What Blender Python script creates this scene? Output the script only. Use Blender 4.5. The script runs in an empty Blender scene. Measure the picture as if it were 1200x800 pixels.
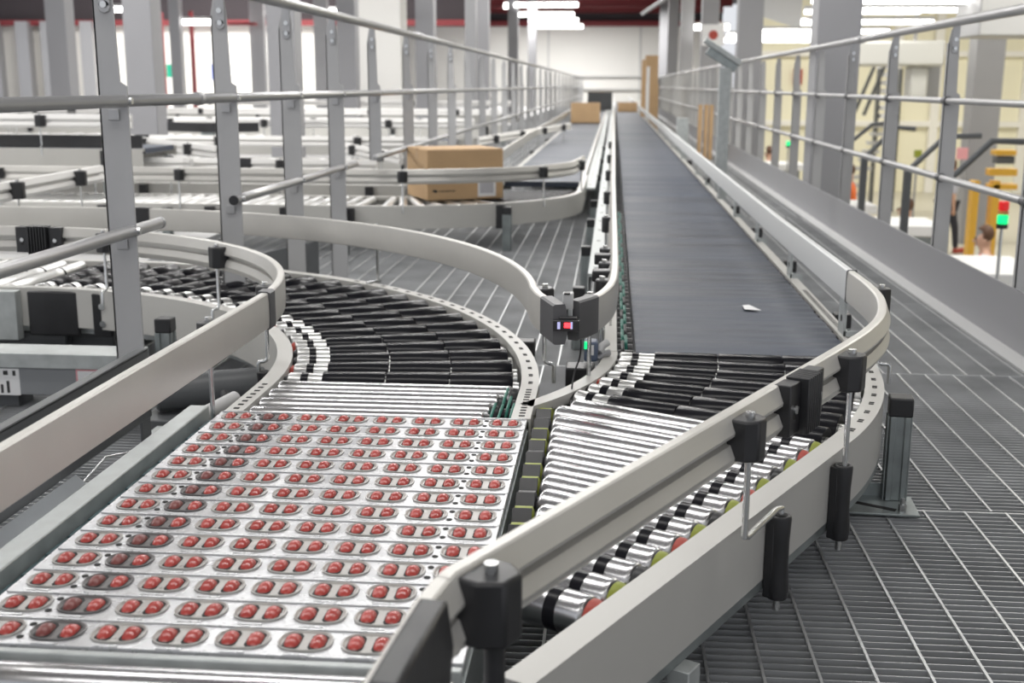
import bpy, bmesh, math, random
from mathutils import Vector, Matrix
random.seed(7)
SC = bpy.context.scene
COL = SC.collection
PI = math.pi
R = math.radians

# ------------------------------------------------------------------ camera model (used to place things by their real distance)
FPX = 1372.0
CAM = Vector((0, 0, .97))
_Y = Vector((120, 300, -FPX)).normalized()
_Z = Vector((25, 6300, 1372)); _Z = (_Z - _Y * _Z.dot(_Y)).normalized()
_X = _Y.cross(_Z)
ROT = Matrix((_X, _Y, _Z))            # camera axes expressed in world rows
def ray(u, v): return ROT @ Vector((u - 600, 400 - v, -FPX))
def at(u, v, Y):                      # point of the place at distance Y seen at u, v
    d = ray(u, v); return CAM + d * (Y / d.y)
def onz(u, v, z):
    d = ray(u, v); return CAM + d * ((z - CAM.z) / d.z)

# ------------------------------------------------------------------ materials
MATS = {}
def mat(name, color, rough=.5, metal=0., noise=None, bump=None, spec=.5, emit=None, alpha=None, coat=0):
    m = bpy.data.materials.new(name); m.use_nodes = True
    nt = m.node_tree; b = nt.nodes['Principled BSDF']
    b.inputs['Base Color'].default_value = (*color, 1)
    b.inputs['Roughness'].default_value = rough
    b.inputs['Metallic'].default_value = metal
    b.inputs['Specular IOR Level'].default_value = spec
    if coat: b.inputs['Coat Weight'].default_value = coat
    if noise:
        sc, amt, ramt, stretch = noise
        tc = nt.nodes.new('ShaderNodeTexCoord'); mp = nt.nodes.new('ShaderNodeMapping')
        mp.inputs['Scale'].default_value = stretch
        nz = nt.nodes.new('ShaderNodeTexNoise'); nz.inputs['Scale'].default_value = sc; nz.inputs['Detail'].default_value = 4
        nt.links.new(tc.outputs['Object'], mp.inputs['Vector']); nt.links.new(mp.outputs[0], nz.inputs['Vector'])
        rp = nt.nodes.new('ShaderNodeMapRange')
        rp.inputs['To Min'].default_value = 1 - amt; rp.inputs['To Max'].default_value = 1 + amt
        rp.inputs['From Min'].default_value = .3; rp.inputs['From Max'].default_value = .7
        nt.links.new(nz.outputs['Fac'], rp.inputs['Value'])
        mx = nt.nodes.new('ShaderNodeVectorMath'); mx.operation = 'SCALE'
        mx.inputs[0].default_value = color
        nt.links.new(rp.outputs[0], mx.inputs['Scale']); nt.links.new(mx.outputs[0], b.inputs['Base Color'])
        r2 = nt.nodes.new('ShaderNodeMapRange'); r2.inputs['To Min'].default_value = max(.03, rough - ramt); r2.inputs['To Max'].default_value = min(1, rough + ramt)
        r2.inputs['From Min'].default_value = .3; r2.inputs['From Max'].default_value = .7
        nt.links.new(nz.outputs['Fac'], r2.inputs['Value']); nt.links.new(r2.outputs[0], b.inputs['Roughness'])
    if bump:
        sc, st, stretch = bump
        tc = nt.nodes.new('ShaderNodeTexCoord'); mp = nt.nodes.new('ShaderNodeMapping'); mp.inputs['Scale'].default_value = stretch
        nz = nt.nodes.new('ShaderNodeTexNoise'); nz.inputs['Scale'].default_value = sc; nz.inputs['Detail'].default_value = 3
        bp = nt.nodes.new('ShaderNodeBump'); bp.inputs['Strength'].default_value = st; bp.inputs['Distance'].default_value = .002
        nt.links.new(tc.outputs['Object'], mp.inputs['Vector']); nt.links.new(mp.outputs[0], nz.inputs['Vector'])
        nt.links.new(nz.outputs['Fac'], bp.inputs['Height']); nt.links.new(bp.outputs[0], b.inputs['Normal'])
    if emit:
        b.inputs['Emission Color'].default_value = (*emit[0], 1); b.inputs['Emission Strength'].default_value = emit[1]
    if alpha is not None:
        b.inputs['Alpha'].default_value = alpha
    MATS[name] = m
    return m
BEIGE = mat('powder_beige', (.54, .53, .50), .38, noise=(3, .03, .05, (1, 1, 1)))
ALU = mat('rail_aluminium', (.58, .565, .53), .34, .2, noise=(5, .05, .06, (1, 1, 1)))
RAILGREY = mat('railing_grey', (.43, .43, .435), .42, 0, noise=(6, .04, .05, (1, 1, 1)))
TUBE = mat('tube_grey', (.42, .42, .425), .28, .5)
GALV = mat('galvanised', (.45, .475, .47), .42, .3, noise=(22, .13, .1, (1, 1, 1)))
GALVD = mat('galvanised_dark', (.30, .33, .33), .4, .6, noise=(20, .15, .1, (1, 1, 1)))
SHEET = mat('zinc_sheet', (.50, .53, .56), .35, .5, noise=(6, .08, .08, (1, 1, 1)))
CHROME = mat('roller_steel', (.56, .56, .57), .27, 1.)
CHROMEB = mat('roller_zinc', (.70, .70, .69), .32, .9)
ROD = mat('rod_zinc', (.66, .67, .67), .24, .9)
BLACK = mat('black_plastic', (.022, .022, .024), .38, noise=(14, .15, .06, (1, 1, 1)))
SLEEVE = mat('sleeve_black', (.012, .012, .015), .24, spec=.16)
DGREY = mat('dark_grey_cap', (.10, .10, .105), .45)
DPLATE = mat('dark_grey_plate', (.10, .105, .11), .45, noise=(4, .1, .05, (1, 1, 1)))
BELT = mat('belt_blueblack', (.030, .040, .062), .48, noise=(1.0, .35, .1, (.15, 7, 1)), bump=(1.0, .5, (.4, 60, 1)))
GREEN = mat('drive_green', (.03, .17, .13), .4)
YGREEN = mat('wheel_yellow_green', (.27, .31, .03), .45)
REDCAP = mat('cap_red', (.42, .06, .04), .45)
WHEEL = mat('wheel_red', (.44, .065, .055), .26, noise=(60, .12, .05, (1, 1, 1)), spec=.7)
WHEELD = mat('wheel_red_dark', (.20, .055, .05), .35, noise=(60, .25, .05, (1, 1, 1)))
PLATE = mat('module_plate', (.56, .565, .58), .28, .3, noise=(25, .05, .08, (1, 1, 1)))
INSERT = mat('wheel_insert', (.40, .39, .37), .35, .1, noise=(40, .12, .08, (1, 1, 1)))
INSERTD = mat('wheel_insert_dark', (.12, .115, .115), .4, .1, noise=(30, .25, .08, (1, 1, 1)))
RIM = mat('insert_rim', (.62, .61, .59), .3, .3)
HOLE = mat('hole_black', (.008, .008, .008), .7)
GRATE = mat('grating_steel', (.46, .47, .48), .42, .35, noise=(5, .15, .08, (1, 1, 1)))
GRATEROD = mat('grating_rod', (.62, .63, .63), .36, .5)
DARKSHEET = mat('shade_sheet_dark', (.05, .05, .052), .7)
CARD = mat('cardboard', (.50, .335, .185), .8, noise=(6, .05, .03, (1, 1, 1)))
CARDD = mat('cardboard_tape', (.44, .29, .16), .5)
PAPER = mat('white_paper', (.82, .82, .82), .6)
INK = mat('print_ink', (.03, .03, .03), .6)
INKB = mat('barcode_grey', (.25, .25, .30), .6)
PINK = mat('label_pink', (.75, .35, .38), .6)
COLGREY = mat('column_grey', (.30, .30, .315), .45, noise=(1.5, .03, .04, (1, 1, 1)))
WALLW = mat('wall_white_panel', (.80, .79, .76), .6)
WALLC = mat('wall_cream', (.84, .80, .62), .6)
WALLY = mat('wall_beige', (.84, .82, .77), .6)
REDB = mat('beam_red', (.22, .03, .035), .5)
DARKC = mat('ceiling_dark', (.055, .045, .05), .8)
PIPE = mat('pipe_grey', (.38, .38, .39), .35, .4)
FLOORB = mat('lower_floor_beige', (.52, .49, .40), .4)
TUBEL = mat('lamp_glow', (1, 1, 1), .5, emit=((1, .98, .95), 7))
GLOWG = mat('signal_green', (.02, .6, .3), .4, emit=((.0, .9, .22), 1.1))
GLOWR = mat('signal_red', (.6, .02, .02), .3, emit=((1, .03, .03), .35))
LEDR = mat('led_red', (.8, .02, .02), .3, emit=((1, .03, .04), 4))
LEDB = mat('lens_lilac', (.5, .5, .8), .2, emit=((.6, .6, 1), .5))
EXITG = mat('exit_green', (.02, .42, .26), .5)
READER = mat('reader_blue', (.10, .13, .20), .4)
ORANGE = mat('vest_orange', (.95, .20, .05), .6)
SKIN = mat('skin', (.60, .36, .26), .5)
HAIR = mat('hair_brown', (.12, .06, .035), .6)
CLOTHD = mat('cloth_dark', (.03, .03, .04), .8)
CLOTHG = mat('cloth_grey', (.42, .42, .46), .8)
CLOTHW = mat('cloth_white', (.75, .75, .78), .8)
CLOTHB = mat('cloth_blue', (.10, .14, .40), .8)
YELLOW = mat('machine_yellow', (.80, .45, .05), .45)
DUCT = mat('duct_light', (.62, .62, .60), .4, .2)
BOXG = mat('control_grey', (.24, .25, .26), .45, noise=(5, .05, .05, (1, 1, 1)))
LIGHTG = mat('light_grey_housing', (.55, .55, .55), .45)

# ------------------------------------------------------------------ mesh builder
class MB:
    def __init__(s): s.v = []; s.f = []
    def add(s, vs, fs):
        n = len(s.v); s.v += [Vector(p) for p in vs]; s.f += [tuple(n + i for i in f) for f in fs]; return s
    def box(s, a, b, rz=0, about=None):
        x0, y0, z0 = a; x1, y1, z1 = b
        vs = [(x0,y0,z0),(x1,y0,z0),(x1,y1,z0),(x0,y1,z0),(x0,y0,z1),(x1,y0,z1),(x1,y1,z1),(x0,y1,z1)]
        if rz:
            c = Vector(about) if about is not None else Vector(((x0+x1)/2, (y0+y1)/2, 0)); m = Matrix.Rotation(rz, 3, 'Z')
            vs = [m @ (Vector(p) - c) + c for p in vs]
        return s.add(vs, [(0,3,2,1),(4,5,6,7),(0,1,5,4),(1,2,6,5),(2,3,7,6),(3,0,4,7)])
    def obox(s, c, ax, ay, az, sx, sy, sz):   # oriented box, axes unit vectors
        c, ax, ay, az = Vector(c), Vector(ax), Vector(ay), Vector(az); vs = []
        for k in (-.5, .5):
            for i, j in ((-.5,-.5),(.5,-.5),(.5,.5),(-.5,.5)):
                vs.append(c + ax*sx*i + ay*sy*j + az*sz*k)
        return s.add(vs, [(0,3,2,1),(4,5,6,7),(0,1,5,4),(1,2,6,5),(2,3,7,6),(3,0,4,7)])
    def lathe(s, p0, p1, prof, seg=20, caps=True):   # prof: [(t along 0..1 * length in metres, radius)]
        p0, p1 = Vector(p0), Vector(p1); d = (p1 - p0).normalized()
        a = d.orthogonal().normalized(); b = d.cross(a); n = len(s.v); fs = []; vs = []
        for t, r in prof:
            for k in range(seg):
                w = 2*PI*k/seg; vs.append(p0 + d*t + (a*math.cos(w) + b*math.sin(w))*r)
        for i in range(len(prof)-1):
            for k in range(seg):
                k2 = (k+1) % seg; fs.append((i*seg+k, i*seg+k2, (i+1)*seg+k2, (i+1)*seg+k))
        if caps:
            fs.append(tuple(range(seg-1, -1, -1))); m = (len(prof)-1)*seg; fs.append(tuple(range(m, m+seg)))
        return s.add(vs, fs)
    def cyl(s, p0, p1, r, r1=None, seg=20, ch=0):
        L = (Vector(p1) - Vector(p0)).length; r1 = r if r1 is None else r1
        pr = [(0, r), (L, r1)] if not ch else [(0, r-ch), (ch, r), (L-ch, r1), (L, r1-ch)]
        return s.lathe(p0, p1, pr, seg)
    def tube(s, pts, r, seg=10):
        pts = [Vector(p) for p in pts]; n0 = None; rings = []
        for i, p in enumerate(pts):
            t = ((pts[min(i+1, len(pts)-1)] - pts[max(i-1, 0)])).normalized()
            if n0 is None: n0 = t.orthogonal().normalized()
            n0 = (n0 - t*n0.dot(t)).normalized(); b = t.cross(n0)
            rings.append([p + (n0*math.cos(2*PI*k/seg) + b*math.sin(2*PI*k/seg))*r for k in range(seg)])
        vs = [q for ring in rings for q in ring]; fs = []
        for i in range(len(rings)-1):
            for k in range(seg):
                k2 = (k+1) % seg; fs.append((i*seg+k, i*seg+k2, (i+1)*seg+k2, (i+1)*seg+k))
        fs.append(tuple(range(seg-1, -1, -1))); m = (len(rings)-1)*seg; fs.append(tuple(range(m, m+seg)))
        return s.add(vs, fs)
    def sweep(s, path, prof, z=0):      # path [(x,y) or (x,y,z)]; prof closed [(n,z)], n positive to the left of travel
        P = [Vector((p[0], p[1], p[2] if len(p) > 2 else z)) for p in path]; m = len(prof); vs = []; fs = []
        for i, p in enumerate(P):
            a = P[max(i-1, 0)]; b = P[min(i+1, len(P)-1)]
            t = Vector((b.x-a.x, b.y-a.y, 0)).normalized(); nn = Vector((-t.y, t.x, 0)); sc = 1
            if 0 < i < len(P)-1:
                t1 = Vector((p.x-a.x, p.y-a.y, 0)).normalized(); sc = 1/max(.5, t1.dot(t))
            for (q, h) in prof: vs.append(p + nn*q*sc + Vector((0, 0, h)))
        for i in range(len(P)-1):
            for k in range(m):
                k2 = (k+1) % m; fs.append((i*m+k, (i+1)*m+k, (i+1)*m+k2, i*m+k2))
        fs.append(tuple(range(m))); q = (len(P)-1)*m; fs.append(tuple(q+k for k in range(m-1, -1, -1)))
        return s.add(vs, fs)
    def prism(s, poly, z0, z1):
        n = len(poly); vs = [(x, y, z0) for x, y in poly] + [(x, y, z1) for x, y in poly]
        fs = [tuple(range(n-1, -1, -1)), tuple(range(n, 2*n))] + [(i, (i+1) % n, n+(i+1) % n, n+i) for i in range(n)]
        return s.add(vs, fs)
    def build(s, name, m, parent=None, bevel=0, smooth=35, seg=2):
        org = world_loc(parent) if parent is not None else Vector((0, 0, 0))
        me = bpy.data.meshes.new(name); me.from_pydata([tuple(v - org) for v in s.v], [], s.f)
        bm = bmesh.new(); bm.from_mesh(me); bmesh.ops.recalc_face_normals(bm, faces=bm.faces); bm.to_mesh(me); bm.free()
        if smooth:
            me.shade_smooth(); me.set_sharp_from_angle(angle=R(smooth))
        o = bpy.data.objects.new(name, me); COL.objects.link(o)
        if isinstance(m, (list, tuple)):
            for q in m: me.materials.append(q)
        else: me.materials.append(m)
        if parent is not None: o.parent = parent
        if bevel:
            bv = o.modifiers.new('bevel', 'BEVEL'); bv.width = bevel; bv.segments = seg; bv.limit_method = 'ANGLE'; bv.angle_limit = R(40)
        return o
def world_loc(o):
    l = Vector((0, 0, 0))
    while o is not None: l = l + o.location; o = o.parent
    return l
def tag(o, label=None, cat=None, group=None, kind=None):
    if label: o['label'] = label
    if cat: o['category'] = cat
    if group: o['group'] = group
    if kind: o['kind'] = kind
    return o
def thing(name, label, cat, loc=(0, 0, 0), group=None):
    o = bpy.data.objects.new(name, None); COL.objects.link(o); o.location = loc; o.empty_display_size = .1
    return tag(o, label, cat, group)
def dup(root, dloc=None, loc=None, label=None, group=None, rz=None):
    r = root.copy(); COL.objects.link(r)
    if loc is not None: r.location = loc
    if dloc is not None: r.location = root.location + Vector(dloc)
    if rz is not None: r.rotation_euler = (0, 0, rz)
    if label: r['label'] = label
    if group: r['group'] = group
    for ch in list(root.children):
        c = ch.copy(); COL.objects.link(c); c.parent = r
        for g in ch.children:
            d = g.copy(); COL.objects.link(d); d.parent = c
    return r
def arc(cx, cy, r, a0, a1, n):
    return [(cx + r*math.cos(R(a0 + (a1-a0)*i/n)), cy + r*math.sin(R(a0 + (a1-a0)*i/n))) for i in range(n+1)]
def line(a, b, n): return [(a[0]+(b[0]-a[0])*i/n, a[1]+(b[1]-a[1])*i/n) for i in range(n+1)]
def smooth_path(pts, n=8):           # catmull-rom
    D = len(pts[0]); out = []; P = [Vector((*p, 0)[:3]) for p in pts]; P = [2*P[0]-P[1]] + P + [2*P[-1]-P[-2]]
    for i in range(1, len(P)-2):
        for k in range(n):
            t = k/n; a, b, c, d = P[i-1], P[i], P[i+1], P[i+2]
            out.append(tuple(.5*((2*b) + (c-a)*t + (2*a-5*b+4*c-d)*t*t + (3*b-a-3*c+d)*t**3))[:D])
    out.append(tuple(P[-2])[:D]); return out
def resample(path, step):
    P = [Vector((p[0], p[1], p[2] if len(p) > 2 else 0)) for p in path]; out = [P[0]]; acc = 0
    for a, b in zip(P, P[1:]):
        L = (b-a).length; d = step-acc
        while d <= L: out.append(a.lerp(b, d/L)); d += step
        acc = L-(d-step)
    return out
def subpath(path, s0, s1):           # by arc length
    P = [Vector((p[0], p[1], 0)) for p in path]; out = []; s = 0
    for a, b in zip(P, P[1:]):
        L = (b-a).length
        if s+L >= s0 and s <= s1 and L > 0:
            t0 = max(0, (s0-s)/L); t1 = min(1, (s1-s)/L)
            if not out: out.append(a.lerp(b, t0))
            out.append(a.lerp(b, t1))
        s += L
    return [(p.x, p.y) for p in out]
def pathlen(path): return sum((Vector(a[:2])-Vector(b[:2])).length for a, b in zip(path, path[1:]))
def at_s(path, s):
    P = [Vector((p[0], p[1], 0)) for p in path]; q = 0
    for a, b in zip(P, P[1:]):
        L = (b-a).length
        if q+L >= s: return a.lerp(b, (s-q)/L), (b-a).normalized()
        q += L
    return P[-1], (P[-1]-P[-2]).normalized()
def nearest_s(path, x, y):
    P = [Vector((p[0], p[1], 0)) for p in path]; best = (1e9, 0); q = 0; t = Vector((x, y, 0))
    for a, b in zip(P, P[1:]):
        L = (b-a).length; k = max(0, min(1, (t-a).dot(b-a)/L/L)); d = (a.lerp(b, k)-t).length
        if d < best[0]: best = (d, q+k*L)
        q += L
    return best[1]

# guard-rail extrusion, smooth on -n, two ribs and a groove on +n
def gprof(k=1, h=.043):
    return [(-.010, h-.003), (-.007, h), (.006, h), (.009, h-.002), (.019, .014), (.018, .009), (.002, .007), (.002, -.004),
            (.012, -.006), (.020, -.025), (.019, -.030), (.010, -h), (-.007, -h), (-.010, -h+.003), (-.0118, -.02), (-.0118, .02)]
def gprof_flip(p): return [(-n, z) for n, z in reversed(p)]
ROUND = lambda e, h=.046: [(-.012-e, h-.004), (-.009, h), (.014, h), (.020+e, .010), (.020+e, -.012), (.015, -h), (-.009, -h), (-.012-e, -h+.004)]
CH = lambda w, t, b: [(0, 0), (0, -t), (-.004, -t-.0), (-.004, -.006), (-w, -.006), (-w, 0)]  # unused helper
def frame_prof(w, h, outer=1):       # inverted L: flange w wide, web h tall; outer=+1 web on +n
    t = .004; pr = [(-w, 0), (0, 0), (0, -h), (-t, -h), (-t, -.007), (-w+t, -.007), (-w+t, -.022), (-w, -.022)]
    return pr if outer > 0 else gprof_flip(pr)

BED = .281      # roller tops
FL = .279       # flange tops
GZ = .447       # guard centre height

def guard(root, path, side=1, z=GZ, m=ALU, name='rail'):
    pr = gprof()
    if side < 0: pr = gprof_flip(pr)
    mb = MB(); mb.sweep(path, pr, z); return mb.build(name, m, root, smooth=30)
def sleeve_piece(root, path, s0, s1, z=GZ, side=1, m=DGREY, e=.002, name='joint_cover', bevel=.003):
    pr = ROUND(e); pr = pr if side > 0 else gprof_flip(pr)
    return MB().sweep(subpath(path, s0, s1), pr, z).build(name, m, root, smooth=30)
def rib_coupling(root, path, s, z=GZ, side=1, L=.12):
    """black coupling with bellows ribs in the middle, sitting on the ribbed side"""
    p, t = at_s(path, s); n = Vector((-t.y, t.x, 0))*side; up = Vector((0, 0, 1))
    mb = MB(); c = p + Vector((0, 0, z))
    for sg in (-1, 1):
        mb.obox(c + t*sg*L*.36 + n*.016, t, n, up, L*.28, .030, .088)
    mb.obox(c + n*.014, t, n, up, L*.5, .020, .080)
    for i in range(7):
        mb.obox(c + n*.024 + t*(i-3)*L*.062, t, n, up, L*.034, .042, .097)
    o = mb.build('coupling', BLACK, root, bevel=.002)
    for sg in (-1, 1):
        a = c + t*sg*L*.36 + n*.029; MB().cyl(a, a + n*.006, .007, seg=12).build('coupling_screw', ROD, o, smooth=40)
    hb = MB()
    for sg in (-1, 1):
        a = c + t*sg*L*.36 + n*.0305 - up*.004; hb.obox(a, t, n, up, .011, .0015, .026)
    hb.build('slot_pattern', HOLE, o, smooth=0)
    return o
def bracket(root, path, s, z=GZ, side=1, zb=FL, hook=.05, rod_r=.0052, big=1.0, foot=True):
    """black block clamp on the ribbed side, with a vertical rod down to the conveyor frame"""
    p, t = at_s(path, s); n = Vector((-t.y, t.x, 0))*side; up = Vector((0, 0, 1)); c = p + Vector((0, 0, z))
    mb = MB(); q = .029*big
    hexa = [(-q, .004), (-q, .034), (-q*.5, .052*big), (q*.5, .052*big), (q, .034), (q, .004)]
    vs = []
    for h in (-.031*big, .034*big):
        for a, b in hexa: vs.append(c + t*a + n*b + up*h)
    m = len(hexa); mb.add(vs, [tuple(range(m-1, -1, -1)), tuple(range(m, 2*m))] + [(i, (i+1) % m, m+(i+1) % m, m+i) for i in range(m)])
    o = mb.build('bracket', BLACK, root, bevel=.004)
    a = c + n*.030; MB().cyl(a + up*.034*big, a + up*.043*big, .0075, seg=12).build('bolt', ROD, o, smooth=40)
    a2 = c + t*q + n*.020; MB().cyl(a2, a2 + t*.004, .006, seg=12).build('bolt', ROD, o, smooth=40)
    a = c + n*.030
    r = MB()
    if foot:
        b0 = Vector((a.x, a.y, zb+.008)); r.tube([a, b0 + up*.012, b0 + up*.003 + n*.004, b0 + n*.012, b0 + n*hook*.8, b0 + n*hook, b0 + n*(hook+.004) - up*.006, b0 + n*(hook+.004) - up*.05], rod_r)
    else:
        r.cyl(a, Vector((a.x, a.y, zb)), rod_r, seg=12)
    r.build('support_rod', ROD, root, smooth=60)
    return p, t, n
def frame_clamp(root, p, t, n, zt=.262, h=.150):
    """black tubular clamp fixed on the outside of the side panel, tapering like a grip"""
    up = Vector((0, 0, 1)); c = p + n*.021
    mb = MB(); rings = [(zt, .017), (zt-.004, .0185), (zt-.05, .0165), (zt-h*.6, .0165), (zt-h+.012, .020), (zt-h, .0185)]
    mb.lathe(Vector((c.x, c.y, zt)), Vector((c.x, c.y, zt-h)), [(0, .012), (0, .0175), (.005, .0185), (h*.3, .0165), (h*.6, .0165), (h-.02, .0195), (h, .0175)], 18)
    mb.obox(Vector((c.x, c.y, zt-h*.5)) - n*.012, t, n, up, .034, .016, h*.96)
    o = mb.build('frame_clamp', BLACK, root, bevel=.002)
    h1 = MB(); h1.cyl(Vector((c.x, c.y, zt)), Vector((c.x, c.y, zt+.0008)), .0115, seg=14); h1.build('clamp_bore', HOLE, o, smooth=0)
    r = MB(); r.cyl(Vector((c.x, c.y, zt-h-.022)), Vector((c.x, c.y, zt-h+.01)), .006, seg=12); r.build('rod_end', ROD, o)
    return o
def slots(root, path, n_off, z, step, s0, s1, two=True, L=.010, W=.006):
    mb = MB(); s = s0
    while s < s1:
        p, t = at_s(path, s); n = Vector((-t.y, t.x, 0)); c = p + n*n_off + Vector((0, 0, z+.0006))
        mb.obox(c, t, n, (0, 0, 1), W, L, .0012)
        if two: mb.obox(c + t*(W+.007), t, n, (0, 0, 1), W, L, .0012)
        s += step
    return mb.build('slot_pattern', HOLE, root, smooth=0)
def black_cap_leg(root, x, y, ztop, w=.05, rz=0, zc=.045, m=None, z0=.012):
    mb = MB(); h = w/2
    mb.box((x-h+.003, y-h+.003, z0), (x+h-.003, y+h-.003, ztop-zc), rz)
    for sx, sy in ((1, 0), (-1, 0), (0, 1), (0, -1)):      # profile grooves stand proud
        for k in (-1, 1):
            if sx: mb.box((x+sx*h-.003, y+k*h*.62-.006, z0), (x+sx*h+.001, y+k*h*.62+.006, ztop-zc), rz, (x, y, 0))
            else: mb.box((x+k*h*.62-.006, y+sy*h-.003, z0), (x+k*h*.62+.006, y+sy*h+.001, ztop-zc), rz, (x, y, 0))
    o = mb.build('leg', m or GALVD, root, bevel=.001)
    c = MB(); c.box((x-h-.001, y-h-.001, ztop-zc), (x+h+.001, y+h+.001, ztop), rz); c.build('leg_cap', BLACK, o, bevel=.004)
    return o
def foot_plate(leg, x, y, rz, lx=.19, ly=.12, ox=-.06):
    """steel base plate standing on the grating, with a slot, a bolt bracket at the post"""
    m = Matrix.Rotation(rz, 3, 'Z'); c = Vector((x, y, 0))
    def w(a, b, h): return c + m @ Vector((a, b, 0)) + Vector((0, 0, h))
    mb = MB(); ax = m @ Vector((1, 0, 0)); ay = m @ Vector((0, 1, 0))
    mb.obox(w(ox, 0, .008), ax, ay, (0, 0, 1), lx, ly, .006)
    mb.obox(w(ox+.0, ly/2-.004, .026), ax, ay, (0, 0, 1), lx*.72, .004, .034)
    o = mb.build('base_plate', GALVD, leg, bevel=.0015)
    s = MB(); s.obox(w(ox-.0, -ly*.12, .0118), (ax*.9-ay*.43).normalized(), (ay*.9+ax*.43).normalized(), (0, 0, 1), lx*.55, .016, .001); s.build('plate_slot', HOLE, o, smooth=0)
    b = MB(); b.cyl(w(.0, -ly*.5+.018, .011), w(.0, -ly*.5+.018, .030), .009, seg=6); b.cyl(w(.0, -ly*.5+.018, .011), w(.0, -ly*.5+.018, .045), .005, seg=10)
    b.build('anchor_bolt', ROD, o, smooth=40); return o

def roller(root, a, b, r, m=CHROME, name='roller', band=None, cap=None, shell=.004):
    """straight steel roller between two frame points, rounded ends, optional dark band near b, coloured cap at b"""
    a, b = Vector(a), Vector(b); L = (b-a).length
    mb = MB(); mb.lathe(a, b, [(0, r*.55), (0, r*.8), (.004, r*.97), (.010, r), (L-.010, r), (L-.004, r*.97), (L, r*.8), (L, r*.55)], 22)
    o = mb.build(name, m, root, smooth=50); d = (b-a)/L
    if band:
        for s0, w in band:
            q = MB(); p = b - d*s0; q.lathe(p, p+d*w, [(0, r*.9), (0, r+.0006), (w, r+.0006), (w, r*.9)], 22); q.build('roller_band', SLEEVE, o, smooth=50)
    if cap is not None:
        q = MB(); q.lathe(b - d*.001, b + d*.012, [(0, r*.88), (.006, r*.88), (.016, r*.74), (.018, r*.5)], 20); q.build('roller_cap', cap, o, smooth=40)
    return o
def taper_roller(root, a, b, ra, rb, nseg=3, bare=.10, top=BED+.003, cap=None, band=True, sl=SLEEVE):
    """tapered black sleeves on a steel shaft; the axis tilts so that the top line stays level"""
    a = Vector((a[0], a[1], top-ra)); b = Vector((b[0], b[1], top-rb)); L = (b-a).length; d = (b-a)/L
    mb = MB(); rc = ra*.94
    mb.lathe(a, b, [(0, rc*.6), (0, rc*.85), (.004, rc), (bare+.01, rc*1.01), (L, rc*.98)], 20)
    o = mb.build('roller', CHROMEB, root, smooth=50)
    for k in range(nseg):
        s0 = bare + (L-.012-bare)*k/nseg; s1 = bare + (L-.012-bare)*(k+1)/nseg - .0028
        f = lambda s: ra + (rb-ra)*s/L
        q = MB(); p = a + d*s0; w = s1-s0
        q.lathe(p, p+d*w, [(0, f(s0)*.9), (0, f(s0)-.001), (.0015, f(s0)), (w-.0015, f(s1)), (w, f(s1)-.001), (w, f(s1)*.9)], 20)
        q.build('roller_sleeve', sl, o, smooth=50)
    if band:
        q = MB(); p = a + d*.032; q.lathe(p, p+d*.018, [(0, rc*.9), (0, rc+.0008), (.018, rc+.0008), (.018, rc*.9)], 20); q.build('roller_band', SLEEVE, o, smooth=50)
    if cap is not None:
        q = MB(); q.lathe(a - d*.010, a + d*.002, [(0, rc*.6), (.006, rc*.8), (.012, rc*.84)], 18); q.build('roller_cap', cap, o, smooth=40)
    return o

# =================================================================== THE SETTING
def structure(name, mb, m, **k):
    o = mb.build(name, m, None, **k); o['kind'] = 'structure'; return o
# grating: bearing bars along X, twisted rods along Y
g = MB(); y = .9
while y < 10: g.box((-2.6, y, -.026), (1.53, y+.0028, -.001)); y += .0245
while y < 55: g.box((-2.6, y, -.026), (1.53, y+.005, -.001)); y += .049 if y < 24 else .11
structure('floor', g, GRATE, smooth=0)
g = MB(); x = -2.55; rows = []
for x in [-.95+.094*i for i in range(27)]:
    for (y0, y1, off) in ((.9, 2.67, 0), (2.675, 4.03, -.03), (4.035, 9.0, .02), (9.0, 55, 0)):
        g.box((x+off-.0026, y0, -.006), (x+off+.0026, y1, .0015 if y1 < 10 else .002))
x = -2.5
while x < -1: g.box((x-.0026, .9, -.006), (x+.0026, 20, .0015)); x += .094
structure('floor_rods', g, GRATEROD, smooth=0)
g = MB()
for yy in (2.667, 4.03, 5.4, 6.8, 8.2, 9.6, 11, 12.4, 13.8, 15.2): g.box((-2.6, yy-.006, -.026), (1.53, yy+.002, .001))
structure('floor_edge', g, GRATE, smooth=0)
g = MB(); g.box((1.440, .9, -.01), (1.516, 55, .004)); structure('trim_1', g, LIGHTG, smooth=0)
g = MB(); g.box((1.516, .9, -.02), (1.524, 55, .228)); structure('trim_2', g, COLGREY, smooth=0)   # toe board
g = MB(); g.box((-16, -2, -2.14), (16, 60, -2.1)); structure('floor_lower', g, FLOORB, smooth=0)
g = MB(); g.box((-2.6, -7, -.40), (1.50, 55, -.36)); structure('floor_shade_sheet', g, DARKSHEET, smooth=0)  # dark sheet added below the grating to darken its gaps and the roller reflections
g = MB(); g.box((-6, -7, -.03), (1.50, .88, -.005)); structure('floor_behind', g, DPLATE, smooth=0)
# hall floor at the left beyond the grating
g = MB(); g.box((-16, .5, -.06), (-2.62, 55, -.01)); structure('floor_left', g, LIGHTG, smooth=0)
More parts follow.
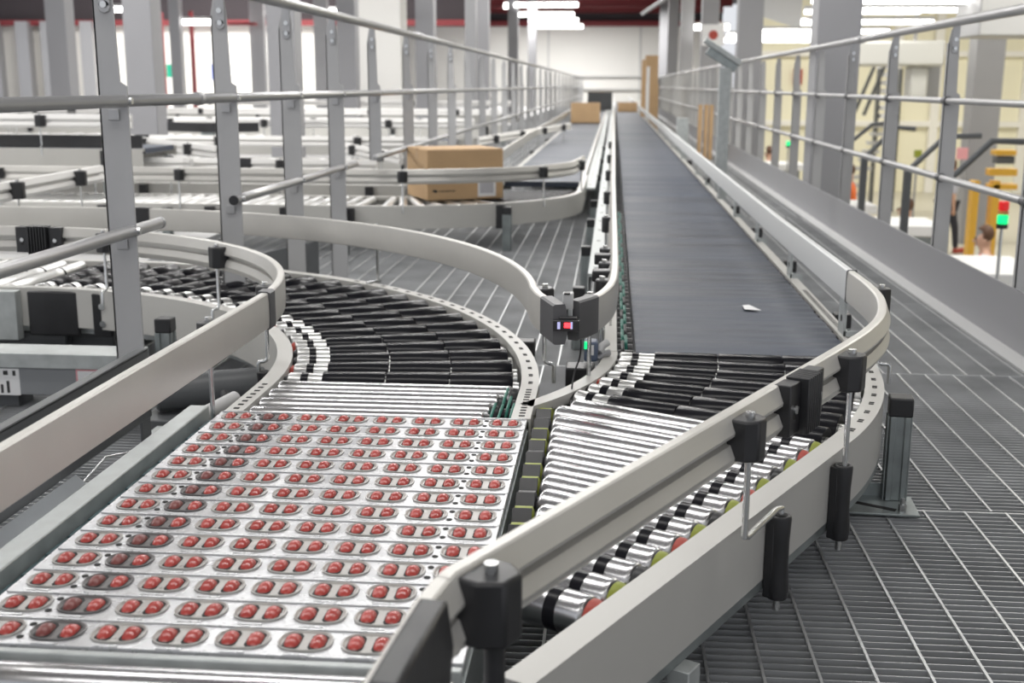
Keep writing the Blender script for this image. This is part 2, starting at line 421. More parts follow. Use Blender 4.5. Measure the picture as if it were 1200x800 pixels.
# far wall, side walls
g = MB(); g.box((-12.0, 58, -2.1), (5, 58.3, 3.75)); structure('wall_far', g, WALLW, smooth=0)
g = MB(); g.box((-12, 57.7, 3.75), (5, 58.3, 4.75)); structure('wall_upper_far', g, DARKC, smooth=0)
g = MB(); g.box((-12, 57.5, 3.7), (5, 57.7, 3.95)); structure('ceiling_beam_far', g, REDB, smooth=0)
g = MB()
for xx in (-3.2, 1.2): g.box((xx-.04, 57.96, .3), (xx+.04, 58, 3.7))
g.box((-2.0, 57.8, 1.35), (2.3, 57.9, 1.42)); g.box((-2.0, 57.8, .75), (2.3, 57.9, .82))
structure('wall_rail_far', g, LIGHTG, smooth=0)
g = MB(); g.box((-20, 30, -2.1), (-6.9, 30.2, 2.45)); structure('wall_left', g, WALLY, smooth=0)
g = MB(); g.box((-20, 29.9, 2.46), (-3.4, 30.2, 4.75)); structure('wall_upper_left', g, DARKC, smooth=0)
g = MB(); g.box((-20, 29.7, 2.40), (-3.4, 29.85, 2.54)); structure('ceiling_beam_low', g, REDB, smooth=0)
g = MB(); g.box((4.0, 36, -2.1), (18, 36.2, 5)); structure('wall_right', g, WALLC, smooth=0)
g = MB(); g.box((17, -2, -2.1), (17.2, 36, 5)); structure('wall_side', g, WALLC, smooth=0)
g = MB()
for px_, w in ((33, 12), (-2, 8), (62, 14), (108, 8)):
    p = at(px_, 90, 29.6); g.box((p.x-.2, 29.5, -.2), (p.x+.12, 29.8, 2.5))
structure('wall_left_posts', g, PIPE, smooth=0)
g = MB()
for xx in (8.2, 9.35, 10.6, 11.9, 13.4): g.box((xx-.12, 35.8, -2.1), (xx+.12, 36, 5))
for zz in (-.1, 1.9): g.box((4, 35.82, zz-.08), (17, 36, zz+.08))
structure('wall_right_ribs', g, WALLY, smooth=0)
# ceiling slab with red beams
g = MB(); g.box((-20, 9, 4.75), (17, 58.3, 4.9)); structure('ceiling', g, DARKC, smooth=0)
g = MB(); g.box((-20, -6, 6.2), (17, 9, 6.4)); structure('ceiling_near', g, DARKC, smooth=0)
for i, yy in enumerate((18, 23, 28, 33, 38, 43, 48, 53, 57.4)):
    g = MB(); h = .20
    g.box((-19, yy-h/2, 4.30), (3.6 if yy < 40 else 5, yy+h/2, 4.325)); g.box((-19, yy-.01, 4.3), (3.6 if yy < 40 else 5, yy+.01, 4.75)); g.box((-19, yy-h/2, 4.70), (3.6 if yy < 40 else 5, yy+h/2, 4.73))
    o = structure('ceiling_beam', g, REDB, smooth=0)

# =================================================================== BUILDING COLUMNS
def column(x, y, w, z0, z1, label, m=COLGREY):
    t = .022
    mb = MB(); mb.box((x-w/2, y-w/2, z0), (x+w/2, y-w/2+t, z1)); mb.box((x-w/2, y+w/2-t, z0), (x+w/2, y+w/2, z1)); mb.box((x-.012, y-w/2+t, z0), (x+.012, y+w/2-t, z1))
    mb.box((x-w/2, y-w/2+t, z0), (x-w/2+.01, y+w/2-t, z1)); mb.box((x+w/2-.01, y-w/2+t, z0), (x+w/2, y+w/2-t, z1))
    o = mb.build('column', m, None, bevel=.004); o['kind'] = 'structure'; return o
for (x, y) in ((-4.25, 10.6), (-3.06, 11.0), (-4.3, 19.2), (-3.06, 19.4), (-3.06, 27.8), (-3.06, 36.2), (-3.06, 44.6), (1.76, 9.9), (1.87, 17.2), (1.9, 24.8), (1.9, 32.6), (1.9, 40.4), (1.9, 48.2), (-8.05, 17)):
    column(x, y, .34 if x > 0 else (.26 if y < 12 else .30), -2.1, 4.75 if y > 9 else 6.2, '')
column(7.22, 24.2, .54, -2.1, 4.75, '')
g = MB(); g.box((-5.25, 23.5, -2.1), (-4.22, 24.3, 4.75)); structure('column_clad', g, WALLW, smooth=0)
for (u, y, w) in ((209, 24, .22), (300, 26, .16), (308, 26, .16), (378, 26, .3), (552, 24, .22)):
    p = at(u, 80, y); g = MB(); g.box((p.x-w/2, y-.1, -.1), (p.x+w/2, y+.1, 4.7)); o = structure('column_slim', g, PIPE if u != 224.5 else REDB, smooth=0)
for (u0, y) in ((192, 26), (227, 25.5)):
    p = at(u0, 80, y); g = MB(); g.box((p.x-.035, y-.05, -.1), (p.x+.035, y+.05, 2.5)); structure('trim_door_frame', g, REDB, smooth=0)
p0 = at(228, 28, 25.4); p1 = at(300, 28, 25.4)
g = MB(); g.box((p0.x, 25.3, p0.z-.03), (p1.x, 25.5, p0.z+.03)); structure('trim_door_head', g, REDB, smooth=0)
# wall behind the left aisle
g = MB(); g.box((-14, 33, -2.1), (-7.0, 33.2, 2.5)); structure('wall_back_left', g, WALLW, smooth=0)

# pipes and cable trays under the ceiling
tp = [('ceiling_pipe', 'long grey sprinkler pipe under the dark ceiling above the left columns', (-16, 16.5, 3.0), (-3.4, 16.5, 3.0), .09),
      ('ceiling_pipe', 'thin pale pipe hanging below the red beams over the far belt end', (.75, 34.5, 2.95), (1.55, 24.5, 3.05), .05)]
for nm, lb, a, b, r_ in tp:
    o = MB().cyl(a, b, r_, seg=14).build(nm, PIPE, None); tag(o, lb, 'pipe')
o = MB().box((-18, 20.2, 3.15), (-5.3, 21.0, 3.35)).box((-18, 20.2, 3.35), (-5.3, 20.23, 3.5)).build('ceiling_cable_tray', DARKC, None); tag(o, 'dark wide cable tray running under the ceiling at upper left', 'cable tray')

# =================================================================== LAMPS
def lamp(p, L, label, along='x', r=.045, power=0, m=TUBEL):
    ax = Vector((1, 0, 0)) if along == 'x' else Vector((0, 1, 0)); p = Vector(p)
    t = thing('ceiling_lamp', label, 'lamp', p, 'long fluorescent lamps under the ceiling')
    mb = MB(); mb.cyl(p - ax*L/2, p + ax*L/2, r, seg=14, ch=.01); mb.build('lamp_tube', m, t)
    h = MB(); s = (L/2, .06, .03) if along == 'x' else (.06, L/2, .03)
    h.box((p.x-s[0], p.y-s[1], p.z+r), (p.x+s[0], p.y+s[1], p.z+r+.05)); h.build('lamp_housing', LIGHTG, t, bevel=.004)
    return t
lp = [  # (u, v, distance, length)
 (640, 6, 36, 1.9, 'upper wide lamp glowing above the left aisle, nearest the camera'), (638, 17, 41, 2.0, 'bright lamp second from top in the central far row'),
 (654, 24, 48, 1.6, 'small dim lamp third from top in the central far row'), (652, 31, 50, 2.2, 'lowest lamp in the central row, closest to the white far wall'),
 (597, 7, 38, .35, 'short round-looking lamp left of the central far row'), (420, 14.5, 30, .32, 'small lamp glow between the grey and white pillars at left'),
 (388, 14, 28, .5, 'small lamp behind the left railing beside the wide grey column'), (232, 26, 25, .9, 'lamp under the red lintel above the left doorway'),
 (135, 11, 21, .5, 'lamp peeking out right of the nearest left railing post'), (834, 32, 32, .9, 'single lamp above the red sign beyond the belt'),
 (896, 47, 25, 2.0, 'lowest lamp of the row left of the big right column'), (912, 42, 23, 1.9, 'second lowest lamp of the row left of the big right column'),
 (932, 37, 21, 1.4, 'third lamp from bottom in the row left of the big right column'), (1000, 37, 21, 1.2, 'lowest lamp just right of the big right column'),
 (1020, 26, 19, 1.9, 'middle lamp just right of the big right column'), (1070, 12, 16.5, 2.2, 'longest bright lamp at upper right over the yellow hall'),
 (1010, 14, 17.5, 1.6, 'bright lamp behind the longest one at upper right'), (1060, 2, 15, 2.2, 'topmost lamp cut by the frame edge at upper right'), (941, 26, 26, .5, 'small lamp touching the big right column at upper left side')]
for u, v, Y, L, lb in lp:
    lamp(at(u, v, Y), L, lb, r=.055*Y/30*(.9 if L > 1 else 1.2))

def area(name, loc, sx, sy, e, rot=(0, 0, 0), col=(1, .985, .96)):
    l = bpy.data.lights.new(name, 'AREA'); l.shape = 'RECTANGLE'; l.size = sx; l.size_y = sy; l.energy = e; l.color = col
    o = bpy.data.objects.new(name, l); COL.objects.link(o); o.location = loc; o.rotation_euler = rot; return o
for (y, e) in ((-1.5, 90), (2.4, 125), (8.2, 240)):
    area('area_light', (-.8, y, 4.3), 6.5, .35, e)
for (x, y) in [(-6.5, 4), (-6.5, 9), (-5, 13), (-1, 12.5), (-5, 20), (-1, 19), (-1, 27), (-6, 27), (-1, 36)]:
    area('area_light', (x, y, 4.2), 3, 1.2, 190)
for (x, y) in [(-12, 26), (-9, 27)]:  # fill lights added to brighten the left back wall
    area('area_light', (x, y, 4.0), 3, 1.2, 330)
for (x, y) in [(-4, 44), (1, 46), (-1, 53), (-4, 53)]:
    area('area_light', (x, y, 3.9), 3, 1.2, 420)
for (x, y) in [(6, 12), (10, 20), (6, 24), (11, 30), (5, 31)]:
    area('area_light', (x, y, 4.4), 3, 2, 300, col=(1, .97, .88))

W = bpy.data.worlds.new('world'); SC.world = W; W.use_nodes = True
W.node_tree.nodes['Background'].inputs[0].default_value = (.93, .95, 1, 1); W.node_tree.nodes['Background'].inputs[1].default_value = .86

# =================================================================== CAMERA
cd = bpy.data.cameras.new('camera'); cam = bpy.data.objects.new('camera', cd); COL.objects.link(cam)
cam.matrix_world = Matrix.Translation(CAM) @ ROT.to_4x4()
cd.sensor_width = 36; cd.lens = FPX*36/1200; cd.clip_start = .05; cd.clip_end = 200
cd.dof.use_dof = True; cd.dof.focus_distance = 2.25; cd.dof.aperture_fstop = 5.2
SC.camera = cam
SC.view_settings.view_transform = 'Standard'; SC.view_settings.look = 'None'; SC.view_settings.gamma = 1; SC.view_settings.exposure = 0
SC.view_settings.use_curve_mapping = False
SC.cycles.use_denoising = True
# =================================================================== WHEEL SORTER (red wheels in white module plates)
COLX = [-.211 - .0812*i for i in range(8)]
NROW = 14; PITCH = .0766; Y0 = 2.372
def make_insert_mesh():
    w, l = .033, .0185
    def oval(k, n=28):
        pts = []
        for i in range(n):
            t = 2*PI*i/n; c, q = math.cos(t), math.sin(t)
            pts.append((.0350*k*math.copysign(abs(c)**.72, c), .0270*k*math.copysign(abs(q)**.80, q)))
        return pts
    return oval
    def stad(a, r, n=8):
        pts = []
        for k in range(n+1): th = -PI/2 + PI*k/n; pts.append((a + r*math.cos(th), r*math.sin(th)))
        for k in range(n+1): th = PI/2 + PI*k/n; pts.append((-a + r*math.cos(th), r*math.sin(th)))
        return pts
    return stad
stad = make_insert_mesh()
def make_module():
    t = thing('sorter_module', 'x', 'sorter module', (0, 0, BED), 'red wheel modules of the sorting table')
    z = BED
    mb = MB(); x0, x1 = -.828, -.168; h = PITCH/2
    mb.box((x0, -h+.0012, z-.010), (x1, h-.0012, z))
    mb.box((x0+.004, h-.0070, z), (x1-.004, h-.0016, z+.0022))
    for i in range(8):
        mb.box((COLX[i]-.020, -h+.0014, z), (COLX[i]+.012, -h+.0065, z+.0016))
    mb.build('module_plate', PLATE, t, bevel=.0012)
    hb = MB()
    for x in (-.2516, -.7394):
        for yy in (-.019, .017): hb.cyl((x, yy, z+.0003), (x, yy, z+.0010), .0048, seg=10)
    hb.build('hole_pattern', HOLE, t, smooth=0)
    proto = None
    for i, x in enumerate(COLX):
        dark_col = i == 6  # this column gets darker inserts and a darker left wheel
        rim = stad(1.0); mid = stad(.94); inn = stad(.86)
        n = len(rim); vs = []; zz = (z-.001, z+.0026, z+.0030, z+.0006)
        for ring, hh in ((rim, zz[0]), (rim, zz[1]), (mid, zz[2]), (inn, zz[3])): vs += [(a, b, hh) for a, b in ring]
        fs = []
        for q in range(3):
            for k in range(n): k2 = (k+1) % n; fs.append((q*n+k, q*n+k2, (q+1)*n+k2, (q+1)*n+k))
        fs.append(tuple(3*n+k for k in range(n)))
        org = MB(); org.add([(a+x, b, c) for a, b, c in vs], fs)
        ins = org.build('wheel_insert', INSERTD if dark_col else INSERT, t, smooth=40)
        for sx in (-.0165, .0165):
            wc = Vector((x+sx, 0, z-.0136)); r = .0228; wd = .0100
            slot = MB(); pts = [(x+sx+wd*1.10*cx_, .0215*cy_) for cx_, cy_ in ((-.6,-1),(.6,-1),(1,-.7),(1,.7),(.6,1),(-.6,1),(-1,.7),(-1,-.7))]
            slot.prism(pts, z+.0006, z+.0010)
            slot.build('wheel_slot', HOLE, ins, smooth=0)
            m = MB(); m.lathe(wc - Vector((wd, 0, 0)), wc + Vector((wd, 0, 0)), [(wd+a*wd, r*b) for a, b in ((-1, .60), (-.93, .74), (-.78, .86), (-.55, .945), (-.25, .99), (0, 1), (.25, .99), (.55, .945), (.78, .86), (.93, .74), (1, .60))], 28)
            m.build('wheel', WHEELD if dark_col and sx < 0 else WHEEL, ins, smooth=60)
    return t
ORD = ['first', 'second', 'third', 'fourth', 'fifth', 'sixth', 'seventh', 'eighth', 'ninth', 'tenth', 'eleventh', 'twelfth', 'thirteenth', 'fourteenth']
mod = make_module()
for k in range(NROW):
    yk = Y0 - PITCH*(k+.5)
    lb = ('white module strip with red wheels, farthest back, touching the steel rollers' if k == 0 else
          'white module strip with red wheels, nearest the camera at the table edge' if k == NROW-1 else
          'white module strip with red wheels, %s row counted from the far steel rollers' % ORD[k])
    if k == 0: mod.location = (0, yk, BED); mod['label'] = lb
    else: dup(mod, loc=(0, yk, BED), label=lb)
# meshes were built around z=BED relative to the root, keep them consistent
sb = thing('sorting_table', 'pale galvanised side frame along the left edge of the red wheel table', 'conveyor frame', (-.9, 1.8, 0))
MB().box((-.914, 1.10, .16), (-.871, 2.415, .281)).build('side_profile', GALV, sb, bevel=.003)
mb = MB(); mb.box((-.870, 1.10, .18), (-.834, 2.40, .252))
for k in range(14): mb.box((-.866, 1.33+k*.0766, .252), (-.836, 1.33+k*.0766+.045, .256))
mb.build('inner_ledge', mat('teal_grey_ledge', (.085, .14, .155), .4, .3, noise=(30, .15, .1, (1, 1, 1))), sb, bevel=.002)
MB().box((-.83, 1.25, .10), (-.165, 2.36, .262)).build('table_body', GALVD, sb)
MB().box((-.828, 1.283, .262), (-.168, 1.296, .279)).build('front_strip', GALV, sb, bevel=.002)
black_cap_leg(sb, -.89, 1.25, .20, .04, z0=.0, zc=.02); black_cap_leg(sb, -.25, 1.30, .10, .04, z0=.0, zc=.02)
inf = thing('infeed_conveyor', 'bright steel rollers at the near end of the red wheel table', 'roller conveyor', (-.5, 1.2, 0))
MB().box((-.914, .7, .16), (-.875, 1.095, .279)).build('side_frame', BEIGE, inf, bevel=.002)
for k in range(5):
    yk = 1.252 - .074*k; roller(inf, (-.870, yk, BED-.026), (-.172-.02*k, yk, BED-.026), .026)
for k in (0, 4): black_cap_leg(inf, -.91, 1.05-.08*k, .16, .035, z0=0, zc=.02)

# =================================================================== CURVED ROLLER CONVEYOR (left)
BC = (-2.05, 2.62)
out_path = [(-.162, 2.385), (-.162, 2.62)] + arc(*BC, 1.888, 2, 90, 44) + [(-2.6, 4.508), (-3.9, 4.508)]
in_path = [(-.826, 2.385), (-.826, 2.62)] + arc(*BC, 1.224, 2, 90, 44) + [(-2.6, 3.844), (-3.9, 3.844)]
bc = thing('curved_roller_conveyor', 'curved conveyor fanning from steel rollers to black tapered rollers behind the red wheel table', 'roller conveyor', (-1.2, 3.3, 0))
MB().sweep(out_path, gprof_flip([(-n, z) for n, z in reversed([(0, 0)])]) if False else gprof_flip(frame_prof(.042, .135)), FL).build('side_frame', BEIGE, bc, smooth=30)
MB().sweep(in_path, frame_prof(.040, .135), FL).build('side_frame', BEIGE, bc, smooth=30)
slots(bc, out_path, .020, FL, .022, .02, .25, two=False, L=.013, W=.006)
slots(bc, out_path, .020, FL, .075, .30, 2.0, two=True, L=.010, W=.006)
slots(bc, in_path, -.020, FL, .030, .02, .26, two=False, L=.012, W=.008)
for k in range(4):
    yk = 2.418 + .0755*k; roller(bc, (-.780, yk, BED-.031), ((-.262, -.255, -.245, -.222)[k], yk, BED-.031), .031, cap=BLACK)
for k in range(21):
    a = R(4.6 + 4.15*k); c, s = math.cos(a), math.sin(a)
    taper_roller(bc, (BC[0]+1.275*c, BC[1]+1.275*s), (BC[0]+1.838*c, BC[1]+1.838*s), .0295, .052, bare=.085, cap=REDCAP if k % 3 == 1 else BLACK)
for k in range(16):
    xk = -2.10 - .0765*k; o = roller(bc, (xk, 3.895, BED-.026), (xk, 4.46, BED-.026), .026, CHROMEB, band=[(.2, .016)])
# green round belts between the steel rollers
for i, (xa, y0, y1) in enumerate(((-.252, 2.425, 2.50), (-.235, 2.405, 2.49), (-.222, 2.48, 2.56), (-.210, 2.42, 2.50), (-.236, 2.55, 2.64))):
    pts = []
    for k in range(25):
        w = 2*PI*k/24; yy = (y1 if math.cos(w) > 0 else y0) + .022*math.cos(w); pts.append((xa + .004*math.sin(w), yy, BED-.026+.022*math.sin(w)))
    MB().tube(pts, .0035, 6).build('drive_belt', GREEN, bc)
for k in range(4): roller(bc, (-.262+.01*k, 2.418+.0755*k, BED-.026), (-.205, 2.418+.0755*k, BED-.026), .014, BLACK, name='belt_pulley')
for (u, v, z, w) in ((616, 398, .262, .052), (697, 0, 0, 0), (193, 372, .262, .050)):
    if w: p = onz(u, v, z); l = black_cap_leg(bc, p.x, p.y, z, w, z0=.0)
l = black_cap_leg(bc, -2.35, 3.80, .262, .05, z0=0); l = black_cap_leg(bc, -1.25, 4.38, .262, .05, z0=0)
# black covers and clamp plates on the left front panel
cb = MB(); cb.box((-2.005, 3.822, .115), (-1.825, 3.842, .270)); cb.build('panel_cover', BLACK, bc, bevel=.006)
cb = MB(); cb.box((-1.765, 3.802, .118), (-1.700, 3.826, .268)); pc = cb.build('panel_clamp', BLACK, bc, bevel=.004)
for z in (.225, .165): MB().cyl((-1.728, 3.803, z), (-1.728, 3.794, z), .011, seg=12).build('clamp_screw', ROD, pc, smooth=40)
cb = MB(); cb.box((-2.115, 3.80, .10), (-2.035, 3.842, .272)); cb.build('joint_plate', GALV, bc, bevel=.003)
cb = MB(); cb.box((-2.20, 3.81, .12), (-2.125, 3.842, .265)); cb.build('panel_clamp', BLACK, bc, bevel=.004)
MB().sweep([(p[0], p[1]) for p in arc(*BC, 1.26, 20, 90, 20)] + [(-3.6, 3.88)], [(-.02, -.16), (.006, -.16), (.006, -.135), (-.02, -.135)], FL).build('lower_angle', GALV, bc, smooth=30)
mb = MB(); mb.box((-2.6, 3.92, .02), (-1.75, 4.40, .13)); mb.cyl((-2.3, 3.90, .09), (-1.9, 3.90, .09), .03)
mb.build('drive_unit', DPLATE, bc, bevel=.004)

# guard on the outer side of the curve
og = thing('guard_rail', 'long curved pale guard rail with black end cap arching behind the black rollers', 'guard rail', (-.9, 4.1, .28))
og_path = smooth_path([(-.112, 2.565), (-.140, 2.650), (-.168, 2.735)], 5) + arc(*BC, 1.875, 6, 90, 48) + [(-2.6, 4.495), (-4.2, 4.495)]
L0 = pathlen(og_path)
guard(og, subpath(og_path, .10, L0), -1)
sleeve_piece(og, og_path, 0, .112, side=-1, name='end_cap')
s = nearest_s(og_path, *onz(167, 256, .447)[:2]); sleeve_piece(og, og_path, s-.045, s+.045, side=-1, m=BLACK, name='joint_cover')
for (u, v) in ((438, 300),):
    s = nearest_s(og_path, *onz(u, 262, .49)[:2]); bracket(og, og_path, s, side=-1, hook=-.05, zb=FL-.005)
for s in (.30, 3.9): bracket(og, og_path, s, side=-1, hook=.02)
# guard on the inner side
ig = thing('guard_rail', 'pale guard rail sweeping from lower left round the inside of the curve', 'guard rail', (-1.0, 3.0, .28))
ig_path = [(-.822, .80), (-.818, 1.9), (-.812, 2.55)] + arc(*BC, 1.240, 3, 90, 44) + [(-2.6, 3.86), (-4.2, 3.86)]
guard(ig, ig_path, 1)
s = nearest_s(ig_path, *onz(307, 362, .447)[:2]); sleeve_piece(ig, ig_path, s-.022, s+.022, m=DGREY, e=.003, name='joint_cover')
s = nearest_s(ig_path, *onz(272, 300, .447)[:2]); bracket(ig, ig_path, s, hook=.02)
s = nearest_s(ig_path, *onz(42, 282, .447)[:2]); rib_coupling(ig, ig_path, s, L=.17)
s = nearest_s(ig_path, *onz(120, 285, .447)[:2]); bracket(ig, ig_path, s, hook=.02)
s = nearest_s(ig_path, *onz(318, 350, .447)[:2]); p, t, n = bracket(ig, ig_path, s-.0, hook=.02); frame_clamp(ig, p + n*.02, t, n)
s = nearest_s(ig_path, *onz(255, 420, .40)[:2]); bracket(ig, ig_path, s, hook=.02, zb=.23); bracket(ig, ig_path, .45, hook=.02)

# =================================================================== MERGE CONVEYOR (steel rollers, right) and main belt
MC = (-.92, 3.05)
tx, ty = math.sin(R(28.9)), math.cos(R(28.9))
a0 = -28.9
mo_arc = arc(*MC, 1.600, a0, 0, 22)
m_end = Vector((mo_arc[0][0], mo_arc[0][1], 0)); m_start = m_end - Vector((tx, ty, 0))*1.175
mo_path = [(m_start.x, m_start.y)] + line((m_start.x, m_start.y), mo_arc[0], 6)[1:] + mo_arc[1:]
mi_path = arc(*MC, .908, -37, 0, 24)
mc = thing('merge_conveyor', 'angled merge conveyor of bright steel rollers curving beneath the front guard rail', 'roller conveyor', (.2, 2.2, 0))
MB().sweep(mo_path, gprof_flip(frame_prof(.044, .132)), FL).build('side_frame', BEIGE, mc, smooth=30)
MB().sweep(mo_path, [(.001, -.132), (.001, -.150), (.006, -.150), (.03, -.150), (.03, -.146), (.006, -.132)], FL).build('lower_angle', GALVD, mc, smooth=30)
MB().sweep(mi_path, frame_prof(.036, .12), FL).build('side_frame', BEIGE, mc, smooth=30)
Ls = pathlen(mo_path)
slots(mc, mo_path, .022, FL, .078, 1.26, Ls-.02, two=True, L=.011, W=.0065)
for k in range(7):
    a = R(-1.2 - 4.25*k); c, s = math.cos(a), math.sin(a)
    taper_roller(mc, (MC[0]+.950*c, MC[1]+.950*s), (MC[0]+1.548*c, MC[1]+1.548*s), .0275, .047, bare=.090, cap=REDCAP if k == 4 else BLACK)
inw = Vector((-ty, tx, 0))
for k in range(14):
    p = m_end - Vector((tx, ty, 0))*(.028 + .0682*k) + inw*.062
    xl = -.108 if k > 0 else -.075
    L = (p.x - xl)/ty
    if L < .07: break
    q = p + inw*L
    roller(mc, (q.x, q.y, BED-.0312), (p.x, p.y, BED-.0312), .0312, band=[(.062, .019)], cap=(YGREEN, REDCAP, YGREEN, BLACK)[k % 4] if k % 4 != 3 else BLACK)
    c = YGREEN if k % 3 != 2 else BLACK
    w = MB(); y_ = q.y + .012; w.lathe((-.156, y_, BED-.030), (-.120, y_, BED-.030), [(0, .012), (.003, .019), (.033, .019), (.036, .012)], 16)
    wo = w.build('drive_wheel', c, mc, smooth=40)
    w = MB(); w.obox((-.140, y_-.020, BED-.020), (1, 0, 0), (0, .8, .6), (0, -.6, .8), .034, .030, .003); w.build('wheel_shield', BLACK, wo, bevel=.001)
# end plate of the side frame at the bottom of the picture
p = m_start; MB().obox((p.x+.012, p.y-.004, .205), (ty, -tx, 0), (tx, ty, 0), (0, 0, 1), .06, .012, .13).build('end_plate', GALV, mc, bevel=.003)
# legs and clamps
p = onz(1053, 470, .255); lg = black_cap_leg(mc, .686, 2.72, .262, .052, rz=R(-8), z0=.012); foot_plate(lg, .686, 2.67, R(-4), .20, .13, -.062)
p = onz(806, 785, .12); MB().box((p.x-.025, p.y-.02, 0), (p.x+.012, p.y+.02, .128), R(-29)).build('leg', GALV, mc, bevel=.002)
for (u, v) in ((905, 602), (986, 545)):
    q = onz(u, v, .262); s = nearest_s(mo_path, q.x, q.y); pp, t = at_s(mo_path, s); n = Vector((t.y, -t.x, 0)); frame_clamp(mc, pp, t, n, .264, .150)
for q in ((655, 470), (690, 432)):
    pp = onz(q[0], q[1], .23)
lg = black_cap_leg(mc, -.072, 2.955, .262, .072, z0=0, zc=.085)
MB().box((-.145, 2.62, .14), (-.085, 2.70, .235)).build('drive_housing', BLACK, mc, bevel=.006)

# guard over the merge
fg = thing('guard_rail', 'ribbed pale guard rail with black brackets crossing over the steel merge rollers', 'guard rail', (.2, 1.8, .28))
fg_pts = [(-.118, 1.172), (-.012, 1.372), (.178, 1.728), (.430, 2.190), (.525, 2.385), (.592, 2.56), (.632, 2.76), (.643, 2.95), (.640, 3.14)]
fg_path = [(-.160, 1.080)] + line((-.155, 1.098), (.300, 1.950), 6) + smooth_path([(.300, 1.950), (.425, 2.185), (.520, 2.375), (.588, 2.555), (.630, 2.755), (.643, 2.95), (.641, 3.16)], 8)[1:]
guard(fg, fg_path, -1)
n_path = [(-.198, .70), (-.186, .88), (-.170, 1.03), (-.160, 1.082)]
guard(fg, n_path, -1, name='rail')
cp = [(-.188, .86), (-.180, .945), (-.1705, 1.028)]
MB().sweep(cp[:3], [(-n, z) for n, z in reversed([(-.006, -.050), (.026, -.050), (.030, .0), (.024, .046), (-.004, .046)])], GZ).build('joint_cover', BLACK, fg, bevel=.004)
def fgs(u, v, z=.45): q = onz(u, v, z); return nearest_s(fg_path, q.x, q.y)
s = fgs(838, 505); pp, t, n = bracket(fg, fg_path, s, side=-1, big=1.0, foot=False, zb=.288)
q = onz(905, 602, .262); s3 = nearest_s(mo_path, q.x, q.y); pc_, tc_ = at_s(mo_path, s3); nc_ = Vector((tc_.y, -tc_.x, 0)); e = pc_ + nc_*.021
b0 = pp + n*.030
MB().tube([(b0.x, b0.y, .30), (b0.x, b0.y, .289), tuple((b0 + (e-b0)*.08).to_2d()) + (.284,), tuple((b0 + (e-b0)*.85).to_2d()) + (.282,), (e.x, e.y, .276), (e.x, e.y, .255)], .0052).build('support_rod', ROD, fg)
s2 = fgs(962, 430); bracket(fg, fg_path, s2, side=-1, big=1.05, foot=False, zb=.24)
rib_coupling(fg, fg_path, (s+s2)/2+.005, side=-1, L=.165)
s = fgs(523, 692); pp, t, n = bracket(fg, fg_path, s, side=-1, big=1.12, foot=False, zb=.40)
q = pp + n*.034
MB().cyl((q.x, q.y, .17), (q.x, q.y, .43), .011).build('black_post', BLACK, fg)
MB().obox((q.x, q.y, .335), t, n, (0, 0, 1), .056, .040, .042).build('clamp_block', BLACK, fg, bevel=.004)
q2, t2 = at_s(fg_path, pathlen(fg_path)-.16); nn = Vector((t2.y, -t2.x, 0))
bracket(fg, fg_path, pathlen(fg_path)-.22, side=-1, hook=.03)
MB().sweep(subpath(fg_path, pathlen(fg_path)-.006, pathlen(fg_path)-.002), gprof_flip(ROUND(.001, .045)), GZ).build('joint_gasket', DGREY, fg)

# straight guard on the right of the main belt
rg = thing('guard_rail', 'long straight pale guard rail along the right edge of the main belt', 'guard rail', (.64, 20, .28))
rp = [(.641, 3.165), (.628, 4.5), (.622, 8), (.622, 20), (.622, 52)]
MB().sweep(rp, gprof_flip(gprof()), GZ).build('rail', mat('rail_pale', (.70, .71, .71), .38, .1), rg, smooth=30)
yy = 3.28; k = 0
while yy < 30:
    mb = MB(); mb.box((.655, yy, .12), (.662, yy+.085, .425)); mb.box((.655, yy, .12), (.700, yy+.004, .30)); mb.box((.640, yy+.02, .405), (.662, yy+.06, .425))
    o = mb.build('rail_support', GALV, rg, bevel=.001)
    h = MB(); h.cyl((.6548, yy+.04, .33), (.6540, yy+.04, .33), .010, seg=10); h.build('support_hole', HOLE, o, smooth=0)
    yy += 1.02 if yy < 9 else 2.04

# main belt conveyor
mbv = thing('belt_conveyor', 'long blue-black belt conveyor running straight back to the far wall', 'belt conveyor', (.35, 20, 0))
rows = []; y = 3.03; X0, X1 = .072, .636
ys = [(3.010, -.045), (3.008, -.030), (3.012, -.015), (3.022, -.004), (3.035, .002)]
y = 3.04
while y < 9.0:
    ys.append((y, .0030 + .0020*math.sin(2*PI*y/.0765) + .0026*math.sin(2*PI*y/.34+1)*math.sin(y*2.3))); y += .0765/6
while y < 51: ys.append((y, .003 + .0015*math.sin(y*7))); y += .21
vs = []; fs = []
for yy, dz in ys: vs += [(X0, yy, BED+dz), (X1, yy, BED+dz)]
n = len(ys); vs += [(X0, 51, BED-.05), (X1, 51, BED-.05), (X0, 3.03, BED-.05), (X1, 3.03, BED-.05)]
for i in range(n-1): fs.append((2*i, 2*i+1, 2*i+3, 2*i+2))
fs += [(2*n-2, 2*n-1, 2*n+1, 2*n), (2*n, 2*n+1, 2*n+3, 2*n+2), (2*n+2, 2*n+3, 1, 0)]
MB().add(vs, fs).build('belt', BELT, mbv, smooth=60)
rf = MB(); rf.sweep([(.682, 3.055), (.682, 52)], gprof_flip(frame_prof(.034, .13)), FL+.006); rf.build('side_frame', BEIGE, mbv, smooth=30)
slots(mbv, [(.682, 3.05), (.682, 52)], .016, FL+.006, .024, .12, 1.0, two=False, L=.014, W=.006)
MB().sweep([(-.012, 3.055), (-.012, 52)], frame_prof(.034, .13), FL).build('side_frame', BEIGE, mbv, smooth=30)
slots(mbv, [(-.012, 3.05), (-.012, 52)], -.016, FL, .030, .35, .95, two=False, L=.008, W=.006)
